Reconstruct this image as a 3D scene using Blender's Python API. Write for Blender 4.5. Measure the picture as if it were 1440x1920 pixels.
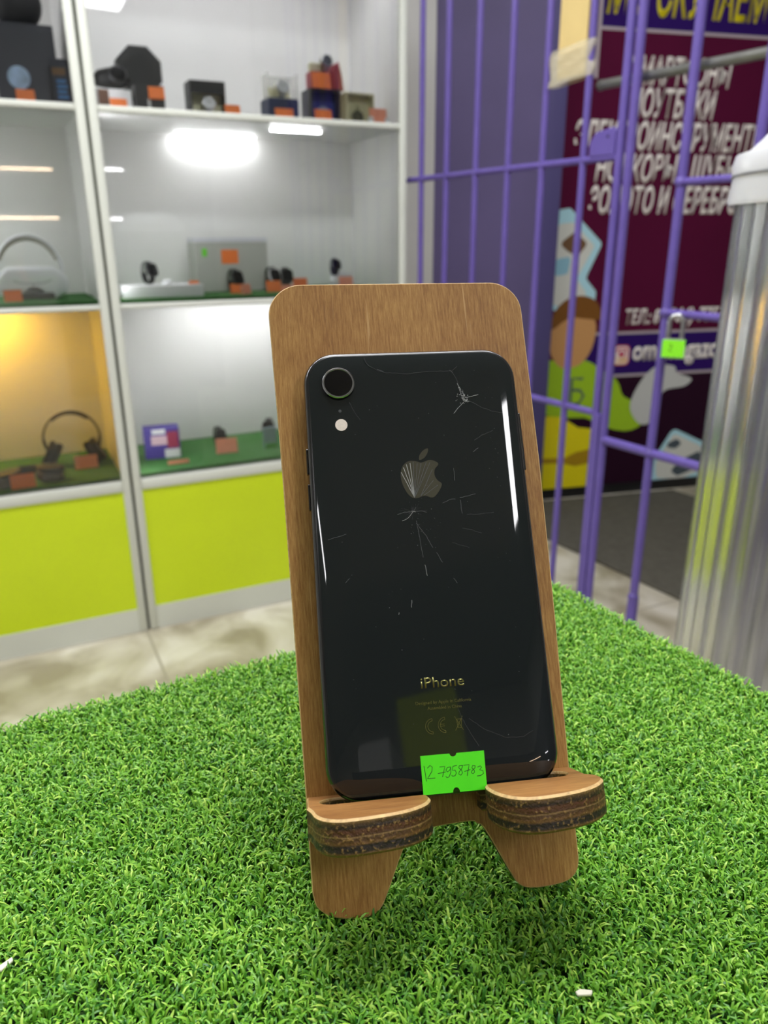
import bpy, bmesh, math, random
import numpy as np
from mathutils import Vector, Matrix, Quaternion

random.seed(7)
scene = bpy.context.scene
for o in list(bpy.data.objects):
    bpy.data.objects.remove(o)

# ------------------------------------------------------------------ camera
CAM_H = 1.2
cam_data = bpy.data.cameras.new('camera')
cam = bpy.data.objects.new('camera', cam_data)
scene.collection.objects.link(cam)
scene.camera = cam
cam_data.sensor_fit = 'VERTICAL'
cam_data.lens = 4.25
cam_data.sensor_height = 4.25 * 1920 / 1442.0
cam_data.sensor_width = cam_data.sensor_height * 0.75
cam_data.clip_start = 0.01
cam_data.clip_end = 50
cam_data.dof.use_dof = True
cam_data.dof.focus_distance = 0.258
cam_data.dof.aperture_fstop = 2.3
cam.matrix_world = Matrix(((0.99999, 0.00498, 0, 0),
                           (-0.00168, 0.33763, -0.94128, 0),
                           (-0.00468, 0.94126, 0.33764, CAM_H),
                           (0, 0, 0, 1)))

# ------------------------------------------------------------------ render look
scene.view_settings.view_transform = 'Standard'
scene.view_settings.look = 'None'
scene.view_settings.gamma = 1.0
scene.view_settings.exposure = 1.48
scene.view_settings.use_curve_mapping = False
scene.cycles.use_denoising = True
scene.cycles.max_bounces = 10
scene.cycles.transmission_bounces = 10
scene.cycles.transparent_max_bounces = 16
scene.cycles.caustics_reflective = False
scene.cycles.caustics_refractive = False

world = bpy.data.worlds.new('world')
scene.world = world
world.use_nodes = True
world.node_tree.nodes['Background'].inputs[0].default_value = (0.85, 0.92, 1.0, 1)
world.node_tree.nodes['Background'].inputs[1].default_value = 0.02

LAMP_POWER = 9.5       # emission of the ceiling panels
STRIP_POWER = 12.5     # emission of the led strips in the cabinets
WARM_POWER = 20.0      # emission of the warm strip in the left cabinet
# ceiling panels: x, y, size along, size across
CEILING_PANELS = [(1.49, -0.975, 0.63, 0.38, 1), (-1.02, -1.66, 0.50, 0.08, 1), (0.25, 0.62, 1.15, 0.34, 0),
                  (-0.55, 1.35, 1.15, 0.30, 0), (-1.9, 0.9, 1.15, 0.30, 0), (1.30, 2.30, 0.60, 0.30, 0)]   # last: 1 = turned across; end panel added to brighten the banner
CEIL_Z = 2.75

# ------------------------------------------------------------------ helpers
def lin(c):
    if isinstance(c, str):
        c = c.lstrip('#')
        c = [int(c[i:i + 2], 16) / 255 for i in (0, 2, 4)]
    return tuple((x / 12.92 if x <= 0.04045 else ((x + 0.055) / 1.055) ** 2.4) for x in c) + (1.0,)

MATS = {}
def mat(name, col='#808080', rough=0.5, metal=0.0, spec=0.5, coat=0.0, emit=0.0, trans=0.0, ior=1.45,
        var=0.0, vscale=40.0, bump=0.0, bscale=300.0, alpha=1.0):
    if name in MATS:
        return MATS[name]
    m = bpy.data.materials.new(name)
    m.use_nodes = True
    nt = m.node_tree
    b = nt.nodes['Principled BSDF']
    c = lin(col)
    b.inputs['Base Color'].default_value = c
    b.inputs['Roughness'].default_value = rough
    b.inputs['Metallic'].default_value = metal
    b.inputs['Specular IOR Level'].default_value = spec
    b.inputs['Coat Weight'].default_value = coat
    b.inputs['IOR'].default_value = ior
    b.inputs['Transmission Weight'].default_value = trans
    b.inputs['Alpha'].default_value = alpha
    if emit:
        b.inputs['Emission Color'].default_value = c
        b.inputs['Emission Strength'].default_value = emit
    tc = None
    if var or bump:
        tc = nt.nodes.new('ShaderNodeTexCoord')
    if var:
        n = nt.nodes.new('ShaderNodeTexNoise')
        n.inputs['Scale'].default_value = vscale
        n.inputs['Detail'].default_value = 4
        nt.links.new(tc.outputs['Object'], n.inputs['Vector'])
        r = nt.nodes.new('ShaderNodeValToRGB')
        r.color_ramp.elements[0].position = 0.3
        r.color_ramp.elements[1].position = 0.7
        r.color_ramp.elements[0].color = tuple(x * (1 - var) for x in c[:3]) + (1,)
        r.color_ramp.elements[1].color = tuple(min(1, x * (1 + var)) for x in c[:3]) + (1,)
        nt.links.new(n.outputs['Fac'], r.inputs['Fac'])
        nt.links.new(r.outputs['Color'], b.inputs['Base Color'])
    if bump:
        n2 = nt.nodes.new('ShaderNodeTexNoise')
        n2.inputs['Scale'].default_value = bscale
        n2.inputs['Detail'].default_value = 5
        nt.links.new(tc.outputs['Object'], n2.inputs['Vector'])
        bp = nt.nodes.new('ShaderNodeBump')
        bp.inputs['Strength'].default_value = bump
        bp.inputs['Distance'].default_value = 0.002
        nt.links.new(n2.outputs['Fac'], bp.inputs['Height'])
        nt.links.new(bp.outputs['Normal'], b.inputs['Normal'])
    MATS[name] = m
    return m

def link(o, parent=None):
    scene.collection.objects.link(o)
    if parent is not None:
        o.parent = parent
    return o

def finish(bm, recalc=True):
    if recalc:
        bmesh.ops.recalc_face_normals(bm, faces=bm.faces[:])

def obj(name, bm, mats, parent=None, smooth=False, label=None, M=None, recalc=True):
    finish(bm, recalc)
    me = bpy.data.meshes.new(name)
    bm.to_mesh(me)
    bm.free()
    if not isinstance(mats, (list, tuple)):
        mats = [mats]
    for m in mats:
        me.materials.append(m)
    if smooth:
        me.shade_smooth() if smooth is True else None
        if smooth is not True:
            me.shade_smooth()
            me.set_sharp_from_angle(angle=math.radians(smooth))
    o = bpy.data.objects.new(name, me)
    if M is not None:
        o.matrix_local = M
    link(o, parent)
    if label:
        o['label'] = label
    return o

def tag(o, label, cat, group=None):
    o['label'] = label
    o['category'] = cat
    if group:
        o['group'] = group
    return o

def struct(o):
    o['kind'] = 'structure'
    return o

def empty(name, M, label=None, cat=None, group=None):
    o = bpy.data.objects.new(name, None)
    o.empty_display_size = 0.02
    o.matrix_world = M
    link(o)
    if label:
        tag(o, label, cat, group)
    return o

def frame(X, Y, Z, O):
    X, Y, Z = (Vector(v).normalized() for v in (X, Y, Z))
    Y = Z.cross(X).normalized()
    X = Y.cross(Z).normalized()
    return Matrix(((X.x, Y.x, Z.x, O[0]), (X.y, Y.y, Z.y, O[1]), (X.z, Y.z, Z.z, O[2]), (0, 0, 0, 1)))

def box(bm, x0, x1, y0, y1, z0, z1, bev=0.0, seg=2, mi=0, M=None):
    r = bmesh.ops.create_cube(bm, size=1.0)
    vs = r['verts']
    for v in vs:
        v.co = Vector(((x0 + x1) / 2 + v.co.x * (x1 - x0), (y0 + y1) / 2 + v.co.y * (y1 - y0), (z0 + z1) / 2 + v.co.z * (z1 - z0)))
    fs = set(f for v in vs for f in v.link_faces)
    for f in fs:
        f.material_index = mi
    if bev:
        es = list(set(e for v in vs for e in v.link_edges))
        rr = bmesh.ops.bevel(bm, geom=es, offset=bev, segments=seg, affect='EDGES', profile=0.5)
        for f in rr['faces']:
            f.material_index = mi
        vs = list(set(v for f in rr['faces'] for v in f.verts))
    if M is not None:
        bmesh.ops.transform(bm, matrix=M, verts=list(set(vs)))
    return vs

def bx(*a, **k):
    bm = bmesh.new()
    box(bm, *a, **k)
    return bm

def rnd(pts, rad, n=8):
    """round the corners of a closed polygon; rad one number or one per corner"""
    out = []
    N = len(pts)
    for i in range(N):
        r = rad[i] if isinstance(rad, (list, tuple)) else rad
        p = Vector(pts[i]); a = Vector(pts[i - 1]); b = Vector(pts[(i + 1) % N])
        if r <= 0:
            out.append((p.x, p.y)); continue
        da = (a - p); db = (b - p)
        la, lb = da.length, db.length
        da.normalize(); db.normalize()
        ang = da.angle(db)
        t = min(r / math.tan(ang / 2), la * 0.49, lb * 0.49)
        rr = t * math.tan(ang / 2)
        c = p + (da + db).normalized() * (rr / math.sin(ang / 2))
        s = p + da * t - c; e = p + db * t - c
        a0 = math.atan2(s.y, s.x); a1 = math.atan2(e.y, e.x)
        d = (a1 - a0 + math.pi) % (2 * math.pi) - math.pi
        for k in range(n + 1):
            an = a0 + d * k / n
            out.append((c.x + rr * math.cos(an), c.y + rr * math.sin(an)))
    return out

def rrect(w, h, r, n=8, cx=0, cy=0):
    return rnd([(cx - w / 2, cy - h / 2), (cx + w / 2, cy - h / 2), (cx + w / 2, cy + h / 2), (cx - w / 2, cy + h / 2)], r, n)

def inset(pts, d):
    N = len(pts)
    area = sum(pts[i][0] * pts[(i + 1) % N][1] - pts[(i + 1) % N][0] * pts[i][1] for i in range(N))
    s = 1 if area > 0 else -1
    out = []
    for i in range(N):
        p = Vector(pts[i]); a = Vector(pts[i - 1]); b = Vector(pts[(i + 1) % N])
        t1 = (p - a); t2 = (b - p)
        if t1.length < 1e-9: t1 = t2
        if t2.length < 1e-9: t2 = t1
        n1 = Vector((-t1.y, t1.x)).normalized() * s
        n2 = Vector((-t2.y, t2.x)).normalized() * s
        nn = n1 + n2
        if nn.length < 1e-6: nn = n1
        nn.normalize()
        k = 1 / max(0.4, nn.dot(n1))
        q = p + nn * d * k
        out.append((q.x, q.y))
    return out

def loft(bm, rings, mis=None, caps=(True, True), capmi=(0, 0)):
    """rings: list of lists of 3d points, same count"""
    vr = [[bm.verts.new(p) for p in r] for r in rings]
    n = len(vr[0])
    for k in range(len(vr) - 1):
        for i in range(n):
            f = bm.faces.new((vr[k][i], vr[k][(i + 1) % n], vr[k + 1][(i + 1) % n], vr[k + 1][i]))
            if mis: f.material_index = mis[k]
    if caps[0]:
        f = bm.faces.new(vr[0][::-1]); f.material_index = capmi[0]
    if caps[1]:
        f = bm.faces.new(vr[-1]); f.material_index = capmi[1]
    return vr

def prism(bm, pts, z0, z1, bev=0.0, side=0, cap=0, bevmi=None, seg=1):
    """outline in xy, extruded along z"""
    if bev <= 0:
        rings = [[(x, y, z0) for x, y in pts], [(x, y, z1) for x, y in pts]]
        loft(bm, rings, [side], capmi=(cap, cap))
    else:
        bm_i = cap if bevmi is None else bevmi
        # bottom: inset -> full, top: full -> inset
        bot, top = [], []
        for k in range(seg + 1):
            a = math.pi / 2 * k / seg
            d = bev * (1 - math.sin(a)); h = bev * (1 - math.cos(a))
            bot.append([(x, y, z0 + bev * (1 - math.cos(a))) for x, y in inset(pts, bev * (1 - math.sin(a)))])
        for k in range(seg, -1, -1):
            a = math.pi / 2 * k / seg
            top.append([(x, y, z1 - bev * (1 - math.cos(a))) for x, y in inset(pts, bev * (1 - math.sin(a)))])
        rings = bot + top
        mis = [bm_i] * seg + [side] + [bm_i] * seg
        loft(bm, rings, mis, capmi=(cap, cap))

def prism_bm(*a, **k):
    bm = bmesh.new(); prism(bm, *a, **k); return bm

def lathe(bm, prof, n=32, M=None, mi=0, closed=False):
    """profile (r,z) revolved around z"""
    rings = []
    for r, z in prof:
        rings.append([(max(r, 1e-5) * math.cos(2 * math.pi * i / n), max(r, 1e-5) * math.sin(2 * math.pi * i / n), z) for i in range(n)])
    vr = loft(bm, rings, [mi] * (len(rings) - 1), caps=(True, True), capmi=(mi, mi))
    if M is not None:
        bmesh.ops.transform(bm, matrix=M, verts=[v for r in vr for v in r])

def lathe_bm(prof, n=32, M=None):
    bm = bmesh.new(); lathe(bm, prof, n, M); return bm

def tube(bm, path, r, n=8, flat=None, mi=0, closed=False, up=(0, 0, 1)):
    """tube along a path; r number or list; flat=(a,b) elliptical radii (a along up-ish, b sideways)"""
    P = [Vector(p) for p in path]
    N = len(P)
    rings = []
    up = Vector(up)
    for i in range(N):
        if closed:
            t = P[(i + 1) % N] - P[i - 1]
        else:
            t = P[min(i + 1, N - 1)] - P[max(i - 1, 0)]
        t.normalize()
        u = up - t * up.dot(t)
        if u.length < 1e-4:
            u = Vector((1, 0, 0)) - t * t.x
        u.normalize()
        s = t.cross(u)
        rr = r[i] if isinstance(r, (list, tuple)) else r
        a, b = (rr, rr) if flat is None else flat
        rings.append([tuple(P[i] + u * (a * math.cos(2 * math.pi * k / n)) + s * (b * math.sin(2 * math.pi * k / n))) for k in range(n)])
    if closed:
        vr = [[bm.verts.new(p) for p in rg] for rg in rings]
        for i in range(N):
            A, B = vr[i], vr[(i + 1) % N]
            for k in range(n):
                f = bm.faces.new((A[k], A[(k + 1) % n], B[(k + 1) % n], B[k])); f.material_index = mi
    else:
        loft(bm, rings, [mi] * (N - 1), capmi=(mi, mi))

def tube_bm(*a, **k):
    bm = bmesh.new(); tube(bm, *a, **k); return bm

def ribbon(bm, pts, w, z=0.0, h=0.00005, mi=0):
    """flat stroke in the xy plane with a hair of thickness"""
    P = [Vector((p[0], p[1])) for p in pts]
    L, R = [], []
    for i in range(len(P)):
        t = (P[min(i + 1, len(P) - 1)] - P[max(i - 1, 0)])
        t.normalize()
        n = Vector((-t.y, t.x))
        ww = w if not isinstance(w, (list, tuple)) else w[i]
        L.append(P[i] + n * ww / 2); R.append(P[i] - n * ww / 2)
    for i in range(len(P) - 1):
        q = [(L[i].x, L[i].y), (R[i].x, R[i].y), (R[i + 1].x, R[i + 1].y), (L[i + 1].x, L[i + 1].y)]
        lo = [bm.verts.new((a, b, z)) for a, b in q]
        hi = [bm.verts.new((a, b, z + h)) for a, b in q]
        fs = [bm.faces.new(hi), bm.faces.new(lo[::-1])]
        for k in range(4):
            fs.append(bm.faces.new((lo[k], lo[(k + 1) % 4], hi[(k + 1) % 4], hi[k])))
        for f in fs:
            f.material_index = mi

def smooth_closed(pts, n=4):
    out = []
    N = len(pts)
    for i in range(N):
        p0, p1, p2, p3 = (Vector(pts[(i + k) % N]) for k in (-1, 0, 1, 2))
        for k in range(n):
            t = k / n
            q = 0.5 * ((2 * p1) + (p2 - p0) * t + (2 * p0 - 5 * p1 + 4 * p2 - p3) * t * t + (3 * p1 - p0 - 3 * p2 + p3) * t ** 3)
            out.append((q.x, q.y))
    return out

def text_obj(name, body, m, parent, x, y, z, size, width=None, height=None, shear=0.0, bold=0.0, align='LEFT', ext=0.0003, rot=0.0):
    cu = bpy.data.curves.new(name, 'FONT')
    cu.body = body
    cu.size = 1.0
    cu.shear = shear
    cu.offset = bold
    cu.extrude = 0.0
    cu.align_x = 'LEFT'
    cu.resolution_u = 4
    tmp = bpy.data.objects.new(name + '_tmp', cu)
    scene.collection.objects.link(tmp)
    dg = bpy.context.evaluated_depsgraph_get()
    me = bpy.data.meshes.new_from_object(tmp.evaluated_get(dg))
    bpy.data.objects.remove(tmp)
    bpy.data.curves.remove(cu)
    me.name = name
    xs = [v.co.x for v in me.vertices]; ys = [v.co.y for v in me.vertices]
    x0, x1, y0, y1 = min(xs), max(xs), min(ys), max(ys)
    sx = sy = size
    if width: sx = width / (x1 - x0)
    if height: sy = height / y1
    if width and not height: sy = size
    for v in me.vertices:
        v.co = Vector(((v.co.x - x0) * sx, v.co.y * sy, 0))
    bm = bmesh.new(); bm.from_mesh(me)
    bpy.data.meshes.remove(me)
    ex = bmesh.ops.extrude_face_region(bm, geom=bm.faces[:])
    bmesh.ops.translate(bm, verts=[v for v in ex['geom'] if isinstance(v, bmesh.types.BMVert)], vec=(0, 0, ext))
    W = (x1 - x0) * sx
    dx = 0 if align == 'LEFT' else (-W / 2 if align == 'CENTER' else -W)
    M = Matrix.Translation((x, y, z)) @ Matrix.Rotation(rot, 4, 'Z') @ Matrix.Translation((dx, 0, 0))
    return obj(name, bm, m, parent, M=M)

def copy_tree(o, label=None, parent=None):
    c = o.copy()
    scene.collection.objects.link(c)
    if parent is not None:
        c.parent = parent
    for ch in list(o.children):
        copy_tree(ch, None, c)
    if label:
        c['label'] = label
    return c

# ------------------------------------------------------------------ frames of the place
CAB_O = Vector((-0.769, 2.216, 0.0))           # foot of the joint between the two cabinets
CAB_U = Vector((0.899, 0.438, 0.0)).normalized()
CAB_N = Vector((0.438, -0.899, 0.0)).normalized()
CAB_ROT = math.atan2(CAB_U.y, CAB_U.x)
M_CAB = frame(CAB_U, -CAB_N, (0, 0, 1), CAB_O)     # x along the front, y into the cabinet, z up
GR_O = Vector((0.12, 2.62, 0.0))
GR_X = Vector((0.515, -0.857, 0.0))
GR_N = Vector((-0.857, -0.515, 0.0))
M_GR = frame(GR_X, (0, 0, 1), GR_N, GR_O)          # x towards the camera side, y up, z to the shop side
PO_O = Vector((0.801, 3.525, 0.0))
PO_X = Vector((0.970, 0.242, 0.0))
PO_N = Vector((0.242, -0.970, 0.0))
M_PO = frame(PO_X, (0, 0, 1), PO_N, PO_O)

def on_cab(u, d, z, rot=0.0):
    p = CAB_O + CAB_U * u - CAB_N * d
    return Matrix.Translation((p.x, p.y, z)) @ Matrix.Rotation(CAB_ROT + rot, 4, 'Z')

# ------------------------------------------------------------------ materials
m_wall = mat('wall_paint', '#c9c8c4', 0.7, var=0.03, vscale=3)
m_ceil = mat('ceiling_paint', '#c8c9cb', 0.8)
m_white = mat('white_laminate', '#e6e5e3', 0.42, var=0.02, vscale=5)
m_alu = mat('white_aluminium', '#cdd0c6', 0.35, spec=0.5)
m_gap = mat('dark_gap_shade', '#4a4d42', 0.7)
m_lime = mat('lime_laminate', '#c8dd1c', 0.38, var=0.03, vscale=4)
m_shelfturf = mat('shelf_turf', '#3d7434', 0.9, var=0.25, vscale=300, bump=0.7, bscale=500)
m_purple_wall = mat('purple_wall_panel', '#60567f', 0.55, var=0.12, vscale=2.2)
m_purple = mat('purple_bar_paint', '#62529c', 0.42, var=0.06, vscale=25, bump=0.15, bscale=90)
m_purple_dark = mat('dark_purple_trim', '#4b4474', 0.6)
m_orange = mat('orange_card', '#f07c34', 0.6, var=0.05, vscale=60)
m_pink = mat('faded_orange_card', '#ee9a7c', 0.6, var=0.05, vscale=60)
m_black = mat('black_plastic', '#141416', 0.4)
m_blacksoft = mat('black_rubber', '#1b1c1c', 0.65)
m_navy = mat('navy_card', '#1e2b4e', 0.5)
m_darknavy = mat('dark_navy_card', '#1a1d2e', 0.45)
m_steel = mat('brushed_steel', '#b8b9ba', 0.28, metal=1.0)
m_whitepl = mat('white_plastic', '#e4e5e6', 0.35)
m_cream = mat('cream_card', '#d2cfae', 0.6)
m_screen = mat('watch_screen_glass', '#0a0b0d', 0.08)
m_ink = mat('dark_ink', '#17331a', 0.6)

def glass_mat():
    m = bpy.data.materials.new('window_glass')
    m.use_nodes = True
    nt = m.node_tree
    nt.nodes.clear()
    out = nt.nodes.new('ShaderNodeOutputMaterial')
    mix = nt.nodes.new('ShaderNodeMixShader')
    tr = nt.nodes.new('ShaderNodeBsdfTransparent')
    gl = nt.nodes.new('ShaderNodeBsdfGlossy')
    fr = nt.nodes.new('ShaderNodeFresnel')
    fr.inputs['IOR'].default_value = 1.5
    tr.inputs['Color'].default_value = (0.97, 0.985, 0.975, 1)
    gl.inputs['Roughness'].default_value = 0.01
    nt.links.new(fr.outputs[0], mix.inputs[0])
    nt.links.new(tr.outputs[0], mix.inputs[1])
    nt.links.new(gl.outputs[0], mix.inputs[2])
    nt.links.new(mix.outputs[0], out.inputs[0])
    return m
m_glass = glass_mat()

def emit_mat(name, col, s):
    m = bpy.data.materials.new(name)
    m.use_nodes = True
    nt = m.node_tree
    nt.nodes.clear()
    out = nt.nodes.new('ShaderNodeOutputMaterial')
    e = nt.nodes.new('ShaderNodeEmission')
    e.inputs[0].default_value = lin(col)
    e.inputs[1].default_value = s
    nt.links.new(e.outputs[0], out.inputs[0])
    return m
m_panel = emit_mat('ceiling_panel_light', '#fdfdff', LAMP_POWER)
m_led = emit_mat('cool_led_light', '#fbf9fd', STRIP_POWER)
m_ledtop = emit_mat('top_led_light', '#faf8ff', STRIP_POWER * 0.55)
m_ledwarm = emit_mat('warm_led_light', '#ffc040', WARM_POWER)
m_ledsoft = emit_mat('soft_led_light', '#ffdcb8', STRIP_POWER * 0.8)

def wood_mat(name, dark='#5f3d18', mid='#92652f', light='#bb904f', axis=1, streak=1.0):
    m = bpy.data.materials.new(name)
    m.use_nodes = True
    nt = m.node_tree
    N, L = nt.nodes, nt.links
    b = N['Principled BSDF']
    tc = N.new('ShaderNodeTexCoord')
    def noise(sc, detail, rough=0.6, dist=0.0):
        mp = N.new('ShaderNodeMapping')
        mp.inputs['Scale'].default_value = sc
        n = N.new('ShaderNodeTexNoise')
        n.inputs['Scale'].default_value = 1
        n.inputs['Detail'].default_value = detail
        n.inputs['Roughness'].default_value = rough
        n.inputs['Distortion'].default_value = dist
        L.new(tc.outputs['Object'], mp.inputs['Vector'])
        L.new(mp.outputs['Vector'], n.inputs['Vector'])
        return n
    def sc(a, g):
        v = [a, a, a]; v[axis] = g
        return v
    big = noise(sc(38, 7), 3, 0.55, 0.6)
    fine = noise(sc(1500, 110), 4, 0.75)
    line = noise(sc(620, 22), 2, 0.5, 0.15)
    r1 = N.new('ShaderNodeValToRGB')
    e = r1.color_ramp.elements
    e[0].position = 0.28; e[0].color = lin(dark)
    e[1].position = 0.75; e[1].color = lin(light)
    em = e.new(0.5); em.color = lin(mid)
    add = N.new('ShaderNodeMath'); add.operation = 'MULTIPLY_ADD'
    add.inputs[1].default_value = 0.40
    sub = N.new('ShaderNodeMath'); sub.operation = 'MULTIPLY_ADD'
    sub.inputs[1].default_value = 0.75
    sub.inputs[2].default_value = 0.0
    L.new(fine.outputs['Fac'], sub.inputs[0])
    L.new(big.outputs['Fac'], add.inputs[0])
    L.new(sub.outputs[0], add.inputs[2])
    L.new(add.outputs[0], r1.inputs['Fac'])
    r2 = N.new('ShaderNodeValToRGB')
    r2.color_ramp.elements[0].position = 0.69; r2.color_ramp.elements[0].color = (0, 0, 0, 1)
    r2.color_ramp.elements[1].position = 0.74; r2.color_ramp.elements[1].color = (1, 1, 1, 1)
    L.new(line.outputs['Fac'], r2.inputs['Fac'])
    ml = N.new('ShaderNodeMath'); ml.operation = 'MULTIPLY'; ml.inputs[1].default_value = 0.55 * streak
    L.new(r2.outputs['Color'], ml.inputs[0])
    mx = N.new('ShaderNodeMix'); mx.data_type = 'RGBA'
    L.new(ml.outputs[0], mx.inputs['Factor'])
    L.new(r1.outputs['Color'], mx.inputs['A'])
    mx.inputs['B'].default_value = lin('#d0ab70')
    L.new(mx.outputs['Result'], b.inputs['Base Color'])
    b.inputs['Roughness'].default_value = 0.48
    b.inputs['Specular IOR Level'].default_value = 0.45
    bp = N.new('ShaderNodeBump'); bp.inputs['Strength'].default_value = 0.25; bp.inputs['Distance'].default_value = 0.0003
    L.new(fine.outputs['Fac'], bp.inputs['Height'])
    L.new(bp.outputs['Normal'], b.inputs['Normal'])
    return m
m_wood = wood_mat('stained_plywood_face')
m_woodtop = wood_mat('stained_ledge_top', '#5f3b1c', '#85592c', '#b2834a', axis=0, streak=0.7)

def ply_mat():
    """scorched laser-cut plywood edge: plies as bands across the sheet thickness (local z)"""
    m = bpy.data.materials.new('scorched_plywood_edge')
    m.use_nodes = True
    nt = m.node_tree
    N, L = nt.nodes, nt.links
    b = N['Principled BSDF']
    tc = N.new('ShaderNodeTexCoord')
    sx = N.new('ShaderNodeSeparateXYZ')
    L.new(tc.outputs['Object'], sx.inputs[0])
    nz = N.new('ShaderNodeTexNoise'); nz.inputs['Scale'].default_value = 120; nz.inputs['Detail'].default_value = 4
    L.new(tc.outputs['Object'], nz.inputs['Vector'])
    wob = N.new('ShaderNodeMath'); wob.operation = 'MULTIPLY_ADD'; wob.inputs[1].default_value = 0.0009
    L.new(nz.outputs['Fac'], wob.inputs[0]); L.new(sx.outputs['Z'], wob.inputs[2])
    # bands: height (0..0.0102) mapped to 0..1
    mp = N.new('ShaderNodeMapRange'); mp.inputs[1].default_value = 0.0; mp.inputs[2].default_value = 0.0108
    L.new(wob.outputs[0], mp.inputs[0])
    r = N.new('ShaderNodeValToRGB')
    cr = r.color_ramp
    cols = [(0.0, '#4a3014'), (0.08, '#7a5a2a'), (0.16, '#22160b'), (0.30, '#1c120a'), (0.36, '#6a4a20'), (0.44, '#4d3015'),
            (0.50, '#503616'), (0.53, '#8a6c42'), (0.56, '#4a2c12'), (0.68, '#553014'), (0.76, '#22150a'), (0.86, '#4e381a'), (0.94, '#8c6c38'), (1.0, '#c9ab72')]
    cr.elements[0].position = 0; cr.elements[0].color = lin(cols[0][1])
    cr.elements[1].position = 1; cr.elements[1].color = lin(cols[-1][1])
    for p, c in cols[1:-1]:
        e = cr.elements.new(p); e.color = lin(c)
    L.new(mp.outputs[0], r.inputs['Fac'])
    n2 = N.new('ShaderNodeTexNoise'); n2.inputs['Scale'].default_value = 900; n2.inputs['Detail'].default_value = 3
    L.new(tc.outputs['Object'], n2.inputs['Vector'])
    r2 = N.new('ShaderNodeValToRGB'); r2.color_ramp.elements[0].position = 0.57; r2.color_ramp.elements[1].position = 0.70
    r2.color_ramp.elements[1].color = (0.6, 0.6, 0.6, 1)
    L.new(n2.outputs['Fac'], r2.inputs['Fac'])
    mx = N.new('ShaderNodeMix'); mx.data_type = 'RGBA'
    L.new(r2.outputs['Color'], mx.inputs['Factor'])
    L.new(r.outputs['Color'], mx.inputs['A']); mx.inputs['B'].default_value = lin('#b08a4c')
    L.new(mx.outputs['Result'], b.inputs['Base Color'])
    b.inputs['Roughness'].default_value = 0.55
    bp = N.new('ShaderNodeBump'); bp.inputs['Strength'].default_value = 0.9; bp.inputs['Distance'].default_value = 0.0005
    L.new(n2.outputs['Fac'], bp.inputs['Height']); L.new(bp.outputs['Normal'], b.inputs['Normal'])
    return m
m_ply = ply_mat()
m_worn = mat('worn_wood_edge', '#c9a873', 0.6, var=0.25, vscale=500)
m_burnt = mat('scorched_board_edge', '#2a1c10', 0.6, var=0.3, vscale=400)

# ------------------------------------------------------------------ room shell
def floor_mat():
    m = bpy.data.materials.new('beige_marble_tile')
    m.use_nodes = True
    nt = m.node_tree
    N, L = nt.nodes, nt.links
    b = N['Principled BSDF']
    tc = N.new('ShaderNodeTexCoord')
    mp = N.new('ShaderNodeMapping'); mp.inputs['Location'].default_value = (0.0, 0.0, 0)
    L.new(tc.outputs['Object'], mp.inputs['Vector'])
    n = N.new('ShaderNodeTexNoise'); n.inputs['Scale'].default_value = 4.2; n.inputs['Detail'].default_value = 6; n.inputs['Distortion'].default_value = 0.9
    L.new(mp.outputs[0], n.inputs['Vector'])
    r = N.new('ShaderNodeValToRGB')
    e = r.color_ramp.elements
    e[0].position = 0.36; e[0].color = lin('#9a917a'); e[1].position = 0.66; e[1].color = lin('#dbd6c8')
    x = e.new(0.5); x.color = lin('#bfb8a4')
    L.new(n.outputs['Fac'], r.inputs['Fac'])
    br = N.new('ShaderNodeTexBrick')
    br.offset = 0.0
    br.inputs['Scale'].default_value = 1.0
    br.inputs['Brick Width'].default_value = 0.6
    br.inputs['Row Height'].default_value = 0.6
    br.inputs['Mortar Size'].default_value = 0.004
    br.inputs['Mortar'].default_value = lin('#a09986')
    L.new(mp.outputs[0], br.inputs['Vector'])
    L.new(r.outputs['Color'], br.inputs['Color1']); L.new(r.outputs['Color'], br.inputs['Color2'])
    L.new(br.outputs['Color'], b.inputs['Base Color'])
    b.inputs['Roughness'].default_value = 0.3
    return m

bm = bmesh.new(); box(bm, -3.3, 4.6, -5.2, 2.6, -0.05, 0.0)
fl = struct(obj('floor', bm, floor_mat(), M=M_CAB))
bm = bmesh.new(); box(bm, -3.3, 4.6, -5.2, 2.6, CEIL_Z, CEIL_Z + 0.05)
struct(obj('ceiling', bm, m_ceil, M=M_CAB))
bm = bmesh.new(); box(bm, -3.3, 1.3, 0.46, 0.52, 0, CEIL_Z)
struct(obj('wall_left', bm, m_wall, M=M_CAB))
bm = bmesh.new(); box(bm, -3.36, -3.3, -5.2, 0.5, 0, CEIL_Z)
struct(obj('wall_side', bm, m_wall, M=M_CAB))
bm = bmesh.new(); box(bm, 3.9, 4.0, -5.2, 2.6, 0, CEIL_Z)
struct(obj('wall_right', bm, m_wall, M=M_CAB))
bm = bmesh.new(); box(bm, -3.3, 4.6, -5.26, -5.2, 0, CEIL_Z)
struct(obj('wall_front', bm, m_wall, M=M_CAB))
m_backwall = mat('dark_purple_back_wall', '#3a2a3c', 0.7)  # plain dark purple wall colour
bm = bmesh.new(); box(bm, -0.6, 3.2, 0, CEIL_Z, -0.10, -0.02)
struct(obj('wall_back', bm, m_backwall, M=M_PO))
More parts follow.
